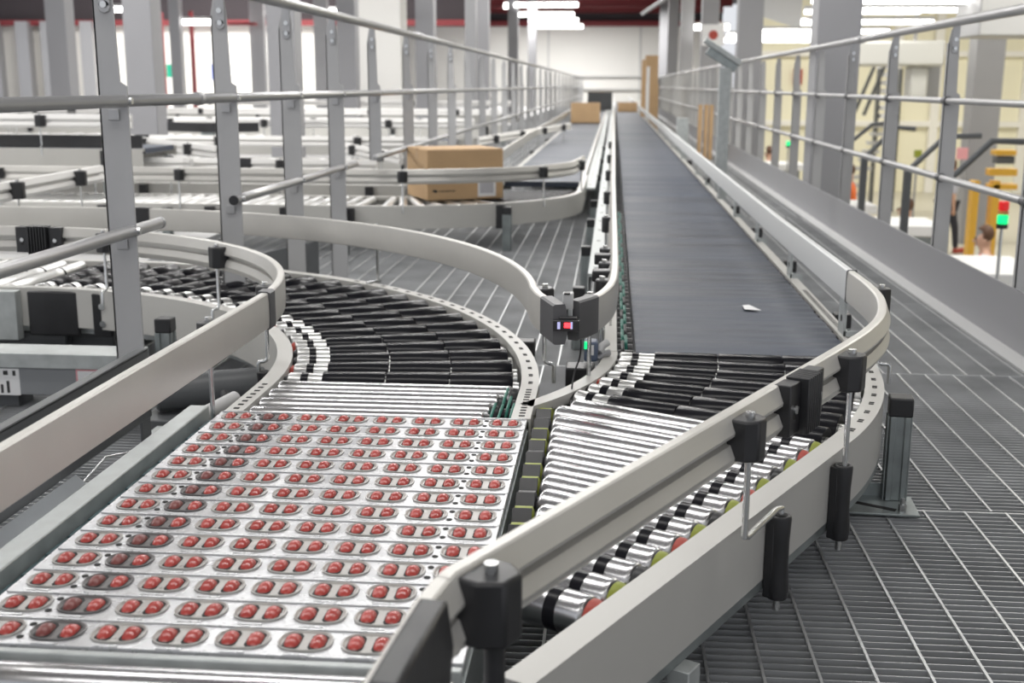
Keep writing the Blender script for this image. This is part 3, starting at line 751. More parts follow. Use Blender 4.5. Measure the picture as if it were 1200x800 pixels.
mb = MB(); mb.box((-.088, 4.55, .235), (-.014, 52, .250)); mb.box((-.088, 4.55, .10), (-.084, 52, .25)); mb.build('duct_cover', GALV, mbv, bevel=.002)
hb = MB(); yy = 4.7
while yy < 20: hb.cyl((-.058, yy, .2501), (-.058, yy, .2510), .010, seg=10); yy += .42
hb.build('hole_pattern', HOLE, mbv, smooth=0)
for k in range(46):
    yy = 3.10 + .0765*k; xa = .038 + (.009 if k % 2 else 0); pts = []
    for j in range(17):
        w = 2*PI*j/16; pts.append((xa, (yy+.0765 if math.cos(w) > 0 else yy) + .021*math.cos(w), BED-.026+.023*math.sin(w)))
    MB().tube(pts, .0052, 6).build('drive_belt', GREEN if k % 3 else BLACK, mbv)
    e = MB(); e.cyl((.024, yy, BED-.026), (.066, yy, BED-.026), .017, seg=12); e.build('roller_end', BLACK, mbv)
for k in range(50):
    yy = 3.10 + .0765*k; e = MB(); e.box((.632, yy-.016, BED-.030), (.648, yy+.016, BED-.004)); e.build('roller_bearing', BLACK, mbv, bevel=.002)
for yy in (3.72, 4.86, 6.0, 7.1, 9.3, 11.5, 14):
    black_cap_leg(mbv, .735, yy, .268, .05, z0=0); black_cap_leg(mbv, -.115, yy+.6, .235, .045, z0=0)
mb = MB(); mb.box((.07, 51.0, .0), (.64, 51.1, .28)); mb.build('end_frame', GALV, mbv)
pt = at(872, 356, 3.68)
o = MB().add([(.42, 3.64, BED+.009), (.47, 3.63, BED+.0085), (.44, 3.70, BED+.012), (.42, 3.70, BED+.01), (.42, 3.64, BED+.008), (.47, 3.63, BED+.0075), (.44, 3.70, BED+.011), (.42, 3.70, BED+.009)], [(0, 1, 2, 3), (7, 6, 5, 4), (0, 4, 5, 1), (1, 5, 6, 2), (2, 6, 7, 3), (3, 7, 4, 0)]).build('paper_scrap', PAPER, None, smooth=0)
tag(o, 'tiny torn white paper scrap lying on the dark main belt', 'paper scrap')

# guard at the left of the main belt
lg_ = thing('guard_rail', 'curved pale guard rail with dark end cap at the left of the main belt', 'guard rail', (0, 3, .28))
lg_path = smooth_path([(-.080, 2.615), (-.042, 2.690), (-.012, 2.80), (.006, 2.95), (.012, 3.2), (.012, 3.6)], 8) + [(.006, 6), (.004, 20), (.002, 51)]
guard(lg_, subpath(lg_path, .085, pathlen(lg_path)), 1)
sleeve_piece(lg_, lg_path, 0, .095, side=1, name='end_cap')
for s in (.17, .42, .72, 1.02, 1.9, 3.0, 4.4, 6, 8): bracket(lg_, lg_path, s, side=1, hook=.0, big=.9, foot=False, zb=.20)
for s in (.55, .86):
    p, t = at_s(lg_path, s); MB().obox(p + Vector((-.035, 0, GZ+.02)), t, (1, 0, 0), (0, 0, 1), .05, .05, .03).build('rail_joint', BLACK, lg_, bevel=.004)

# =================================================================== SENSOR, READER, CABLE, SMALL MACHINE PARTS
def pbox(name, m, parent, u0, v0, u1, v1, Y, d, bevel=.002):
    a = at(u0, v1, Y); b = at(u1, v0, Y); return MB().box((a.x, Y, a.z), (b.x, Y+d, b.z)).build(name, m, parent, bevel=bevel)
se = thing('light_sensor', 'small black sensor with glowing red light hanging between the two end caps', 'sensor', at(664, 387, 2.55))
pbox('sensor_body', BLACK, se, 648, 376, 679, 388, 2.55, .03); pbox('red_light', LEDR, se, 661, 378.5, 668, 384, 2.547, .004, 0); pbox('sensor_lens', LEDB, se, 653, 377.5, 656.5, 385.5, 2.548, .003, 0); pbox('sensor_lens', LEDB, se, 668.5, 377.5, 671, 385.5, 2.548, .003, 0)
pbox('mount_plate', LIGHTG, se, 659, 344, 672, 363, 2.60, .03, .003); pbox('mount_post', GALV, se, 665, 362, 671, 377, 2.60, .012)
pbox('mount_foot', BLACK, se, 655, 372, 676, 377, 2.56, .02); pbox('mount_knob', BLACK, se, 661, 343.4, 668, 345.5, 2.595, .02, 0)
cab = smooth_path([tuple(at(678, 383, 2.63)), tuple(at(680, 392, 2.64)), tuple(at(681, 405, 2.66)), tuple(at(679, 420, 2.68)), tuple(at(674, 434, 2.68)), tuple(at(671, 448, 2.66)), tuple(at(669.5, 464, 2.62)), tuple(at(669, 478, 2.55))], 6)
o = MB().tube(cab, .0022, 8).build('cable', BLACK, None); tag(o, 'thin black cable drooping from the red sensor light to the floor', 'cable')
rd = thing('label_reader', 'small blue-grey reader with green light and white label beside the left flange', 'reader', at(694, 424, 2.95))
pbox('reader_body', READER, rd, 684, 401, 701, 424, 2.95, .05, .006); pbox('status_light', GLOWG, rd, 684.5, 400.5, 688, 409, 2.945, .006, .001); pbox('reader_label', PAPER, rd, 690, 404.5, 696, 416, 2.948, .002, 0)
MB().tube([at(702, 412, 2.97), at(706, 405, 2.98), at(712, 401, 2.99)], .010).build('reader_hose', LIGHTG, rd); MB().tube([at(700, 420, 2.97), at(707, 414, 2.98), at(714, 413, 2.99)], .009).build('reader_hose', PIPE, rd)
sd = MB(); a = at(194, 0, 2.62)
# floor-level pieces left of the wheel table
o = MB().box((-1.196, 1.2, .118), (-1.190, 2.87, .300)).box((-1.196, 2.80, 0), (-1.190, 2.86, .12)).box((-1.196, 1.3, 0), (-1.190, 1.36, .12)).box((-1.22, 1.2, .294), (-1.190, 2.87, .300)).build('cover_panel', DPLATE, None, bevel=.002)
tag(o, 'dark grey sheet panel standing on edge behind the sweeping left guard rail', 'panel')
tr = thing('sheet_tray', 'pale blue-grey sheet metal tray low on the left beside the table', 'tray', (-1.05, 1.8, .0))
mb = MB(); mb.prism([(-1.18, .9), (-.93, .9), (-.93, 2.19), (-1.05, 2.25), (-1.18, 2.40)], .112, .118); mb.build('tray_sheet', SHEET, tr, bevel=.002)
MB().tube([(-.935, 2.17, .122), (-1.05, 2.235, .122), (-1.085, 2.262, .122)], .006).build('tray_lip', SHEET, tr)
MB().box((-1.17, .9, 0), (-1.15, 2.2, .112)).build('tray_foot', GALVD, tr); MB().box((-.96, .9, 0), (-.94, 2.15, .112)).build('tray_foot', GALVD, tr)
wb = thing('wire_basket', 'small bent wire basket standing on the grating left of the table', 'wire basket', (-1.08, 2.4, 0))
W1 = lambda pts, r=.0035: MB().tube(pts, r, 8)
W1([(-1.15, 2.31, .10), (-1.155, 2.50, .125), (-1.12, 2.56, .12), (-1.10, 2.52, .07), (-1.10, 2.50, .01)]).build('basket_wire', ROD, wb)
W1([(-1.15, 2.31, .10), (-1.145, 2.32, .05), (-1.13, 2.33, .004)]).build('basket_wire', ROD, wb)
W1([(-1.12, 2.30, .05), (-1.03, 2.46, .06), (-1.0, 2.52, .03)]).build('basket_wire', ROD, wb); W1([(-1.10, 2.29, .035), (-1.01, 2.45, .045)]).build('basket_wire', ROD, wb)
MB().box((-1.03, 2.40, .02), (-1.0, 2.45, .07)).build('basket_clip', GALV, wb, bevel=.004)
bk = thing('floor_bracket', 'round galvanised bracket with bolt at the far end of the tray', 'bracket', (-1.08, 2.98, 0))
MB().cyl((-1.10, 2.97, .04), (-1.10, 2.97, .052), .075, seg=24).box((-1.24, 2.93, .038), (-.88, 3.02, .046)).build('bracket_plate', GALV, bk, bevel=.002)
MB().cyl((-1.10, 2.97, .052), (-1.10, 2.97, .072), .012, seg=6).build('bracket_bolt', ROD, bk); MB().cyl((-1.10, 2.97, 0), (-1.10, 2.97, .04), .02).build('bracket_foot', GALVD, bk)
um = thing('drive_motor', 'dark drive motor tucked under the inner curve of the conveyor', 'motor', (-1.15, 3.25, 0))
MB().cyl((-1.28, 3.12, .11), (-1.0, 3.26, .11), .052, seg=24, ch=.006).build('motor_body', DPLATE, um); MB().box((-1.30, 3.04, .01), (-.98, 3.34, .055)).build('motor_base', DPLATE, um, bevel=.004)
MB().cyl((-1.0, 3.26, .11), (-.96, 3.28, .11), .03).build('motor_flange', GALV, um)
MB().tube([(-.99, 2.86, .19), (-.92, 2.72, .10), (-.88, 2.62, .03)], .010).build('motor_hose', BLACK, um)
o = MB().cyl((-.925, 2.45, .235), (-.875, 2.62, .245), .017, seg=16, ch=.01).build('cylinder_tube', LIGHTG, None); tag(o, 'short pale round-ended cylinder beside the near end of the inner flange', 'cylinder')
sd = MB()
cx = thing('control_box', 'galvanised control box with white and pink labels under the left roller run', 'control box', (-1.8, 3.4, 0))
zA, zB, zC = at(60, 414, 3.30).z, at(60, 431, 3.30).z, at(60, 463, 3.30).z
MB().box((-2.25, 3.29, zB), (-1.415, 3.42, zA)).build('box_lid', GALV, cx, bevel=.002)
MB().box((-2.20, 3.30, zC), (-1.445, 3.40, zB)).build('box_body', BOXG, cx, bevel=.002)
MB().box((-2.2, 3.33, 0), (-1.8, 3.42, zC)).build('box_stand', DPLATE, cx); MB().box((-1.56, 3.33, 0), (-1.5, 3.42, zC)).build('box_stand', DPLATE, cx)
def decal(root, u0, v0, u1, v1, m, name, e=.001):
    a = at(u0, v1, 3.30); b = at(u1, v0, 3.30); return MB().box((a.x, 3.30-e, a.z), (b.x, 3.30, b.z)).build(name, m, root, smooth=0)
l1 = decal(cx, -12, 432, 22, 462, PAPER, 'white_label')
for (a_, b_, c_, d_) in ((4, 434, 9, 439), (15, 434, 18, 440), (9, 446, 11, 460), (2, 450, 4, 460)): decal(l1, a_, b_, c_, d_, INK, 'label_print', .0016)
l2 = decal(cx, 90, 433, 118, 452, PINK, 'pink_label'); decal(l2, 92, 435, 116, 450, PAPER, 'label_field', .0016)

# =================================================================== RAILINGS
def post(root, x, y, ztop, zb=0.0, face=.062, inner=1, brk=True, tubes=()):
    w = face/2
    mb = MB()
    # flat bar facing the camera, one edge tapers towards the top
    z1 = ztop-.035; zm = ztop-.33 if zb < ztop-.4 else ztop-.2
    poly = [(x-w, zb), (x+w, zb), (x+w, zm), (x+w*.55, zm+.012), (x+w*.38, z1-.05), (x+w*.2, z1), (x-w*.7, z1), (x-w, z1-.06)]
    vs = [(a, y-.003, b) for a, b in poly] + [(a, y+.003, b) for a, b in poly]; m = len(poly)
    mb.add(vs, [tuple(range(m-1, -1, -1)), tuple(range(m, 2*m))] + [(i, (i+1) % m, m+(i+1) % m, m+i) for i in range(m)])
    mb.box((x-w, y-.003, zb), (x-w+.006, y+.024, z1-.06))
    o = mb.build('post', RAILGREY, root, bevel=.001)
    if brk:
        b = MB(); xc = x-w*.15
        b.obox((xc, y-.006, z1-.035), (1, 0, 0), (0, 1, 0), (0, 0, 1), .034, .006, .11); b.cyl((xc, y-.003, z1-.09), (xc, y-.009, z1-.09), .017, seg=20)
        b.build('top_bracket', TUBE, o, bevel=.002)
        for h in (-.045, -.085): MB().cyl((xc, y-.009, z1+h), (xc, y-.015, z1+h), .009, seg=12).build('bracket_bolt', ROD, o)
    for z in tubes:
        b = MB(); b.box((x+w*.1-.018, y-.010, z-.05), (x+w*.1+.012, y-.003, z-.022)); b.build('tube_clip', TUBE, o, bevel=.001); MB().cyl((x+w+.002, y, z), (x+w+.012, y, z), .009, seg=10).build('clip_screw', ROD, o)
    return o
# left railing
XL = -1.336
rl = thing('railing', 'grey tubular railing with flat posts receding along the left side', 'railing', (XL, 20, 0))
zt, zm, zl = 1.283, .924, .575
def lrail(z, Ya, Yb, r, name='rail_tube'):
    o = MB().cyl((XL+.028, Ya, z), (XL+.028, Yb, z), r, seg=18, ch=.003).build(name, TUBE, rl, smooth=50); return o
tt = lrail(zt, 1.0, 51, .021, 'top_rail'); tm = lrail(zm, 1.0, 51, .0165, 'middle_rail')
tl1 = lrail(zl, 1.0, 3.29, .0165, 'lower_rail'); tl2 = lrail(zl+.0, 3.98, 5.95, .0165, 'lower_rail'); tl3 = lrail(zl, 6.45, 9.3, .0165, 'lower_rail'); lrail(zl, 9.8, 51, .0165, 'lower_rail')
MB().cyl((XL+.028, 3.975, zl), (XL+.028, 3.985, zl), .017, seg=16).build('tube_plug', BLACK, tl2)
MB().cyl((XL+.028, 3.29, zl), (XL+.028, 3.31, zl), .0175, seg=16, ch=.006).build('tube_plug', PIPE, tl1)
MB().cyl((XL+.028, 3.66, zm), (XL+.028, 3.70, zm), .021, seg=16, ch=.004).build('tube_joint', PIPE, tm)
MB().cyl((XL+.028, 7.95, zt), (XL+.028, 8.05, zt), .026, seg=16, ch=.004).build('tube_joint', PIPE, tt)
PYS = [3.10, 4.03, 4.86, 5.66, 6.6, 7.7, 8.75, 9.8, 10.9, 12.1, 13.3, 14.6, 15.9, 17.3, 18.7, 20.2, 21.8, 23.5, 25.3, 27.2, 29.2, 31.3, 33.5, 36, 38.5, 41, 44, 47, 50]
for i, y in enumerate(PYS):
    post(rl, XL, y, zt+.01, zb=(.02, .02, 0, 0, .55, .38, .30)[i] if i < 7 else .3, face=.080 if i < 4 else .070, brk=i < 8, tubes=((zm, zl) if i < 4 else (zm,)) if i < 6 else ())
# right railing
XR = 1.53
rr = thing('railing', 'grey tubular railing with three rails along the right walkway edge', 'railing', (XR+.06, 20, 0))
def rrail(z, r, name): return MB().cyl((XR+.01, 1.0, z), (XR+.01, 50, z), r, seg=18).build(name, TUBE, rr, smooth=50)
rt = rrail(1.258, .021, 'top_rail'); rm = rrail(.906, .0145, 'middle_rail'); rb = rrail(.552, .0165, 'lower_rail')
y = 4.53; i = 0
while y < 49:
    post(rr, XR+.034, y, 1.262, zb=0.0, face=.072, brk=i < 4)
    if i < 8:
        for z, rr_ in ((.906, rm), (.552, rb)):
            MB().cyl((XR+.01, y-.03, z), (XR+.01, y+.03, z), .021, seg=14, ch=.003).build('rail_collar', DGREY, rr_)
    y += 1.18; i += 1
MB().cyl((XR+.01, 7.7, 1.258), (XR+.01, 7.78, 1.258), .026, seg=16).build('rail_collar', PIPE, rt)

# pale post with slanted arm on the walkway
sp = thing('scanner_post', 'pale galvanised post with a slanted arm on top beside the belt guard', 'post', (.73, 8.2, 0))
MB().box((.705, 8.2, 0), (.785, 8.26, 1.09)).build('post_column', GALV, sp, bevel=.004)
a = at(826, 44, 8.22); b = at(868, 72, 8.22); d = (b-a).normalized(); MB().obox((a+b)/2 + Vector((0, 0, -.015)), d, (0, 1, 0), d.cross(Vector((0, 1, 0))), (b-a).length, .09, .035).build('slanted_arm', GALV, sp, bevel=.004)
MB().obox((a+b)/2 + Vector((0, 0, -.06)), d, (0, 1, 0), d.cross(Vector((0, 1, 0))), (b-a).length*.8, .03, .07).build('arm_web', GALVD, sp, bevel=.004)
MB().box((.69, 8.18, 0), (.80, 8.28, .012)).build('post_foot', GALV, sp)
sp2 = thing('floor_post', 'short pale post beside the far right guard of the belt', 'post', (.73, 13.3, 0))
MB().box((.70, 13.3, 0), (.83, 13.36, .62)).build('post_column', GALV, sp2, bevel=.004); MB().box((.69, 13.28, 0), (.84, 13.4, .012)).build('post_foot', GALV, sp2)

# =================================================================== SECOND LINE WITH THE CARTON (middle distance)
CC = (-1.42, 7.93)
b2 = thing('curved_conveyor', 'conveyor curving in front of the cardboard carton beyond the grating', 'roller conveyor', (-1.2, 7.2, 0))
co = [(-.195, 9.3), (-.195, 8.6)] + [(CC[0]+1.225*math.cos(R(a)), CC[1]+1.20*math.sin(R(a))) for a in range(0, -91, -5)] + [(-1.8, 6.73), (-3.0, 6.73), (-5.6, 6.73)]
ci = [(-.83, 9.3), (-.83, 8.6)] + [(CC[0]+.58*math.cos(R(a)), CC[1]+.58*math.sin(R(a))) for a in range(0, -91, -9)] + [(-1.8, 7.35), (-5.6, 7.35)]
MB().sweep(co, frame_prof(.04, .135), FL).build('side_frame', BEIGE, b2, smooth=30)
MB().sweep(ci, gprof_flip(frame_prof(.04, .135)), FL).build('side_frame', BEIGE, b2, smooth=30)
for k in range(16):
    a = R(-3 - 5.5*k); c, s = math.cos(a), math.sin(a)
    roller(b2, (CC[0]+.62*c, CC[1]+.62*s, BED-.026), (CC[0]+1.17*c, CC[1]+1.15*s, BED-.026), .026, SLEEVE if k < 9 else CHROMEB)
for k in range(30):
    xk = -1.5 - .085*k; roller(b2, (xk, 6.79, BED-.026), (xk, 7.31, BED-.026), .026, CHROMEB)
for x, y in ((-.62, 6.95), (-1.55, 6.68), (-2.6, 6.68), (-4, 6.68)): black_cap_leg(b2, x, y, .262, .05, z0=0)
for x, y in ((-.66, 7.0), (-1.52, 6.72), (-1.9, 6.72), (-3, 6.72), (-2.35, 6.72)):
    MB().box((x-.03, y-.035, .13), (x+.03, y, .27)).build('panel_clamp', BLACK, b2, bevel=.005)
cg = thing('guard_rail', 'pale guard rail passing in front of the cardboard carton', 'guard rail', (-1, 6.9, .28))
cgp = [(-.205, 8.25)] + [(CC[0]+1.20*math.cos(R(a)), CC[1]+1.18*math.sin(R(a))) for a in range(-15, -91, -5)] + [(-1.8, 6.75), (-3.2, 6.75), (-5.4, 6.75)]
guard(cg, cgp, 1)
for s in (.35, 1.05, 1.98, 3.3, 4.4): bracket(cg, cgp, s, side=1, hook=.0)
ch_ = thing('guard_rail', 'pale guard rail behind the carton leading up the second belt', 'guard rail', (-.85, 12, .28))
chp = [(-.80, 8.1), (-.84, 8.8), (-.87, 12), (-.88, 30)]
guard(ch_, chp, 1)
for s in (.2, 2.2, 4.2, 6.2, 9, 12): bracket(ch_, chp, s, side=1, hook=0)
b3 = thing('belt_conveyor', 'second blue-black belt conveyor running beside the main one on its left', 'belt conveyor', (-.5, 20, 0))
mb = MB(); vs = []; fs = []; ys = []; y = 8.62
while y < 51: ys.append(y); y += .12 if y < 20 else .5
for yy in ys: vs += [(-.785, yy, BED+.0022*math.sin(yy*23)), (-.24, yy, BED+.0022*math.sin(yy*23))]
n = len(ys)
for i in range(n-1): fs.append((2*i, 2*i+1, 2*i+3, 2*i+2))
vs += [(-.785, ys[-1], .24), (-.24, ys[-1], .24), (-.785, ys[0], .24), (-.24, ys[0], .24)]; fs += [(2*n-2, 2*n-1, 2*n+1, 2*n), (2*n, 2*n+1, 2*n+3, 2*n+2), (2*n+2, 2*n+3, 1, 0)]
mb.add(vs, fs).build('belt', BELT, b3, smooth=60)
MB().sweep([(-.21, 9.31), (-.21, 51)], gprof_flip(frame_prof(.035, .13)), FL).build('side_frame', BEIGE, b3, smooth=30)
MB().sweep([(-.83, 9.31), (-.83, 51)], frame_prof(.04, .13), FL).build('side_frame', BEIGE, b3, smooth=30)
MB().box((-.205, 8.7, .215), (-.125, 51, .232)).build('duct_cover', GALV, b3)
hb = MB(); yy = 9
while yy < 20: hb.cyl((-.165, yy, .2321), (-.165, yy, .233), .012, seg=10); yy += .35
hb.build('hole_pattern', HOLE, b3, smooth=0)
for yy in (10, 13, 16, 20, 25): black_cap_leg(b3, -.88, yy, .262, .05, z0=0); black_cap_leg(b3, -.16, yy, .21, .045, z0=0)

# cartons
def carton(name, label, x0, y0, x1, y1, z, h, rz=0, flaps=True):
    c = Vector(((x0+x1)/2, (y0+y1)/2, z)); t = thing(name, label, 'cardboard box', c)
    hx, hy = (x1-x0)/2, (y1-y0)/2
    mb = MB(); mb.box((c.x-hx, c.y-hy, z), (c.x+hx, c.y+hy, z+h)); mb.build('carton_body', CARD, t, bevel=.004)
    mb = MB(); mb.box((c.x-hx+.002, c.y-.002, z+h), (c.x-.0+hx-.002, c.y+hy-.002, z+h+.004)); mb.box((c.x-hx+.002, c.y-hy+.002, z+h), (c.x+hx-.002, c.y-.006, z+h+.004)); mb.build('top_flap', CARD, t, bevel=.001)
    mb = MB(); mb.box((c.x-hx-.0008, c.y-.025, z+h*.8), (c.x-hx, c.y+.025, z+h)); mb.box((c.x-hx, c.y-.025, z+h+.004), (c.x+hx, c.y+.025, z+h+.0048)); mb.build('packing_tape', CARDD, t, smooth=0)
    t.rotation_euler = (0, 0, rz); return t, c, hx, hy
t, c, hx, hy = carton('carton', 'brown cardboard carton with white barcode label on the curved conveyor', -1.23, 7.117, -.74, 7.537, .285, .30, R(26.6))
def front(nm, m, u0, u1, z0, z1, e=.001, par=None):
    return MB().box((c.x-hx+2*hx*u0, c.y-hy-e, z0), (c.x-hx+2*hx*u1, c.y-hy, z1)).build(nm, m, par or t, smooth=0)
pl = front('barcode_label', PAPER, .66, .90, .300, .395); 
for i in range(11): front('barcode_bars', INKB, .69+i*.0165, .699+i*.0165, .320, .385, .0016, pl)
ak = MB(); bx = c.x-hx; yy = c.y-hy-.001
ak.add([(bx+.03, yy, .338), (bx+.048, yy, .330), (bx+.066, yy, .334), (bx+.060, yy, .346), (bx+.036, yy, .350)], [(0, 1, 2, 3, 4)])
for i, w in enumerate((8, 10, 8, 11, 9, 8, 10, 7)): ak.box((bx+.074+i*.0135, yy-.0003, .334), (bx+.074+i*.0135+w*.001, yy, .343 + (i % 2)*.001))
ak.build('printed_mark', INK, t, smooth=0)
carton('carton', 'pale brown carton riding the second belt in the distance', -.80, 22.3, -.26, 22.8, .285, .36)
carton('carton', 'small brown carton at the far end of the main belt', .10, 31.9, .62, 32.4, .285, .24)
carton('carton', 'dark grey box far back between the two belts', -.75, 34.0, -.05, 34.5, .285, .50)[0].children[0].data.materials[0] = DPLATE
SX = lambda u, Y: at(u, 100, Y).x
for (u0, u1, va, vb, Y, lb) in ((758, 772, 98, 130, 26, 'lowest brown carton of the tall stack beyond the belt'), (756, 771, 65, 98, 26, 'topmost brown carton of the tall stack beyond the belt'), (752, 757, 70, 120, 27, 'narrow brown carton behind the tall carton stack')):
    z1 = at(760, va, Y).z; z0 = at(760, vb, Y).z if vb != 130 else 0.0
    if vb == 120: z0 = 0.0
    carton('carton', lb, SX(u0, Y), Y, SX(u1, Y), Y+.3, z0, z1-z0)
o = MB().box((SX(757.5, 25), 25, 0), (SX(761, 25), 25.1, 1.35)).build('white_post', PAPER, None); tag(o, 'thin white post standing against the tall brown cartons', 'post')
for i, u in enumerate((820, 827, 833)):
    Y = 16; t3, *_ = carton('carton', '%s tan board roll behind the pale post on the walkway' % ('leftmost', 'middle', 'rightmost')[i], SX(u, Y), Y, SX(u+4.5, Y), Y+.12, 0.0, .72)

# =================================================================== LEFT BACKGROUND LINES
def cross_line(label, Ya, Xa, Xb, zb, skew=0, w=.6, belt=False, gl=None, clamps=(), legs=True, gh=.17, step=.12):
    """conveyor running across the view at distance Ya, from Xa to Xb"""
    t = thing('cross_conveyor', label, 'conveyor', ((Xa+Xb)/2, Ya+w/2, 0))
    f0 = [(Xa, Ya), (Xb, Ya+skew)]; f1 = [(Xa, Ya+w), (Xb, Ya+w+skew)]
    MB().sweep(f1, gprof_flip(frame_prof(.04, .135)), zb) if False else None
    MB().sweep(f0, gprof_flip(frame_prof(.04, .14)), zb).build('side_frame', BEIGE, t, smooth=0)
    MB().sweep(f1, frame_prof(.04, .14), zb).build('side_frame', BEIGE, t, smooth=0)
    n = int(abs(Xb-Xa)/step)
    if belt: 
        MB().sweep([(Xa, Ya+w/2), (Xb, Ya+w/2+skew)], [(-w/2+.05, -.03), (w/2-.05, -.03), (w/2-.05, .002), (-w/2+.05, .002)], zb).build('belt', BELT, t, smooth=0)
    else:
        for k in range(min(n, 60)):
            q = (k+.5)/n; x = Xa+(Xb-Xa)*q; yk = Ya+skew*q; MB().cyl((x, yk+.05, zb-.024), (x, yk+w-.05, zb-.024), .026, seg=10).build('roller', CHROMEB, t)
    L = abs(Xb-Xa); m = max(2, int(L/1.3))
    for k in range(m+1):
        q = (k+.15)/(m+.3); x = Xa+(Xb-Xa)*q; yk = Ya+skew*q
        MB().box((x-.025, yk-.03, 0), (x+.025, yk+.02, zb-.02)).build('leg', GALVD, t); MB().box((x-.028, yk-.045, zb-.12), (x+.028, yk-.005, zb-.01)).build('panel_clamp', BLACK, t)
    return t
def cross_guard(label, pts, z, side=-1, joints=(), m=ALU, zb=None):
    t = thing('guard_rail', label, 'guard rail', (pts[0][0], pts[0][1], (zb or z-.2)))
    guard(t, pts, side, z, m=m); L = pathlen(pts); n = max(2, int(L/1.1))
    for k in range(n):
        s = L*(k+.5)/n; bracket(t, pts, s, z, side=side, hook=.0, zb=(zb if zb is not None else z-.17), big=1.15)
    for s in joints: sleeve_piece(t, pts, s-.06, s+.06, z, side, BLACK)
    return t
RAILW = mat('rail_white', (.74, .73, .71), .4, .1)
cross_line('raised dark belt line with pale side panel at far left behind the nearest post', 7.35, -6.6, -3.0, .560, belt=True)
cross_guard('pale guard rail above the raised dark belt at far left', [(-6.6, 7.33), (-3.05, 7.33)], .735, m=RAILW, joints=(3.45,), zb=.56)
rl_ = [o for o in bpy.data.objects if o.get('label', '').startswith('raised dark belt')][0]
MB().box((-6.6, 7.40, .563), (-3.02, 7.415, .645)).build('belt_edge', BLACK, rl_, bevel=.004)
a = at(-30, 252, 4.7); b = at(118, 200, 6.1)
cross_guard('sloping pale ribbed guard rail ending at the nearest left post', [(a.x, a.y), (b.x, b.y)], .50, m=RAILW, zb=.28)
cross_line('roller line crossing behind the carton conveyor on the left', 8.15, -5.2, -1.45, .28, step=.1)
cross_guard('white double-ribbed guard rail behind the second and third railing posts', [(-5.2, 8.05), (-3.9, 7.55), (-2.3, 7.5), (-1.5, 7.45)], .455, m=RAILW, zb=.28, joints=(2.9,))
for i, (Y, z, xa, xb, sk, bl, lb) in enumerate((
    (9.6, .34, -8.5, -1.5, 0, False, 'pale roller line just behind the white double-ribbed guard'),
    (11.2, .42, -9, -1.6, .5, True, 'dark belt line crossing the left hall at mid distance'),
    (13.2, .40, -11, -1.5, -.4, False, 'roller line crossing the left hall beyond the dark belt line'),
    (15.8, .44, -12, -1.5, 0, False, 'distant pale roller line before the grey columns'),
    (19.5, .50, -13, -1.6, 0, True, 'farthest dark belt line low in front of the back wall'))):
    cross_line(lb, Y, xa, xb, z, sk, belt=bl, step=.22)
    cross_guard(lb.replace('line', 'line guard rail, near side,', 1) if False else ['guard rail of the pale roller line behind the white double-ribbed guard', 'guard rail edging the mid-distance dark belt line', 'guard rail of the roller line beyond the dark belt', 'guard rail of the distant line before the grey columns', 'guard rail of the farthest line near the back wall'][i], [(xa, Y-.02), (xb, Y-.02+sk)], z+.17, m=RAILW, zb=z, joints=(2.2, 4.6))
for (u0, v0, Y0_, u1, v1, Y1_, z, lb) in (
    (150, 158, 9.3, 255, 178, 7.7, .52, 'diagonal pale guard rail between first and second left posts, upper one'),
    (150, 172, 8.6, 225, 192, 7.4, .46, 'diagonal pale guard rail between first and second left posts, lower one'),
    (402, 168, 9.6, 470, 188, 8.2, .46, 'diagonal pale rail left of the carton behind the railing'),
    (560, 160, 11, 668, 132, 15.5, .45, 'pale rail running back toward the distant pale carton')):
    a = at(u0, v0, Y0_); b = at(u1, v1, Y1_); cross_guard(lb, [(a.x, a.y), (b.x, b.y)], z, m=RAILW, zb=max(.2, z-.2))
# grey chute plate behind the outer curve
o = MB().add([(-2.05, 5.25, .0), (-1.28, 5.02, .0), (-1.28, 5.02, .30), (-2.05, 5.25, .10), (-2.05, 5.256, .0), (-1.28, 5.026, .0), (-1.28, 5.026, .30), (-2.05, 5.256, .10)], [(0, 1, 2, 3), (7, 6, 5, 4), (0, 4, 5, 1), (1, 5, 6, 2), (2, 6, 7, 3), (3, 7, 4, 0)]).build('side_panel', DPLATE, None, smooth=0)
tag(o, 'grey triangular sheet panel behind the outer curve beside the third railing post', 'panel')
# curved black chute seen between posts
o = MB().sweep(smooth_path([(-3.9, 10.2), (-3.5, 10.05), (-3.1, 10.2)], 5), [(-.03, -.04), (.03, -.04), (.03, .04), (-.03, .04)], .60).build('dark_guard', BLACK, None); tag(o, 'short curved black guard piece behind the second left post', 'guard')
MB().box((-3.56, 10.03, .34), (-3.46, 10.13, .56)).build('guard_stand', GALVD, o)
o = thing('exit_sign', 'green exit sign on the pale back wall at upper left', 'sign', at(205, 83, 27))
p = at(205, 83, 27); MB().box((p.x-.2, 27, p.z-.15), (p.x+.2, 27.04, p.z+.15)).build('sign_panel', EXITG, o); MB().box((p.x-.03, 26.99, p.z-.08), (p.x+.07, 27.0, p.z-.03)).box((p.x+.0, 26.99, p.z-.03), (p.x+.05, 27.0, p.z+.06)).box((p.x+.07, 26.99, p.z-.06), (p.x+.12, 27.0, p.z+.05)).build('sign_figure', PAPER, o)
MB().box((p.x-.02, 27.0, p.z+.12), (p.x+.02, 27.04, 4.7)).build('sign_hanger', PIPE, o)
p = at(253, 84, 29.9); o = MB().box((p.x-.13, 29.95, p.z-.2), (p.x+.13, 29.99, p.z+.2)).build('notice_board', CLOTHB, None); tag(o, 'small blue notice behind the second left post near the doorway', 'notice')
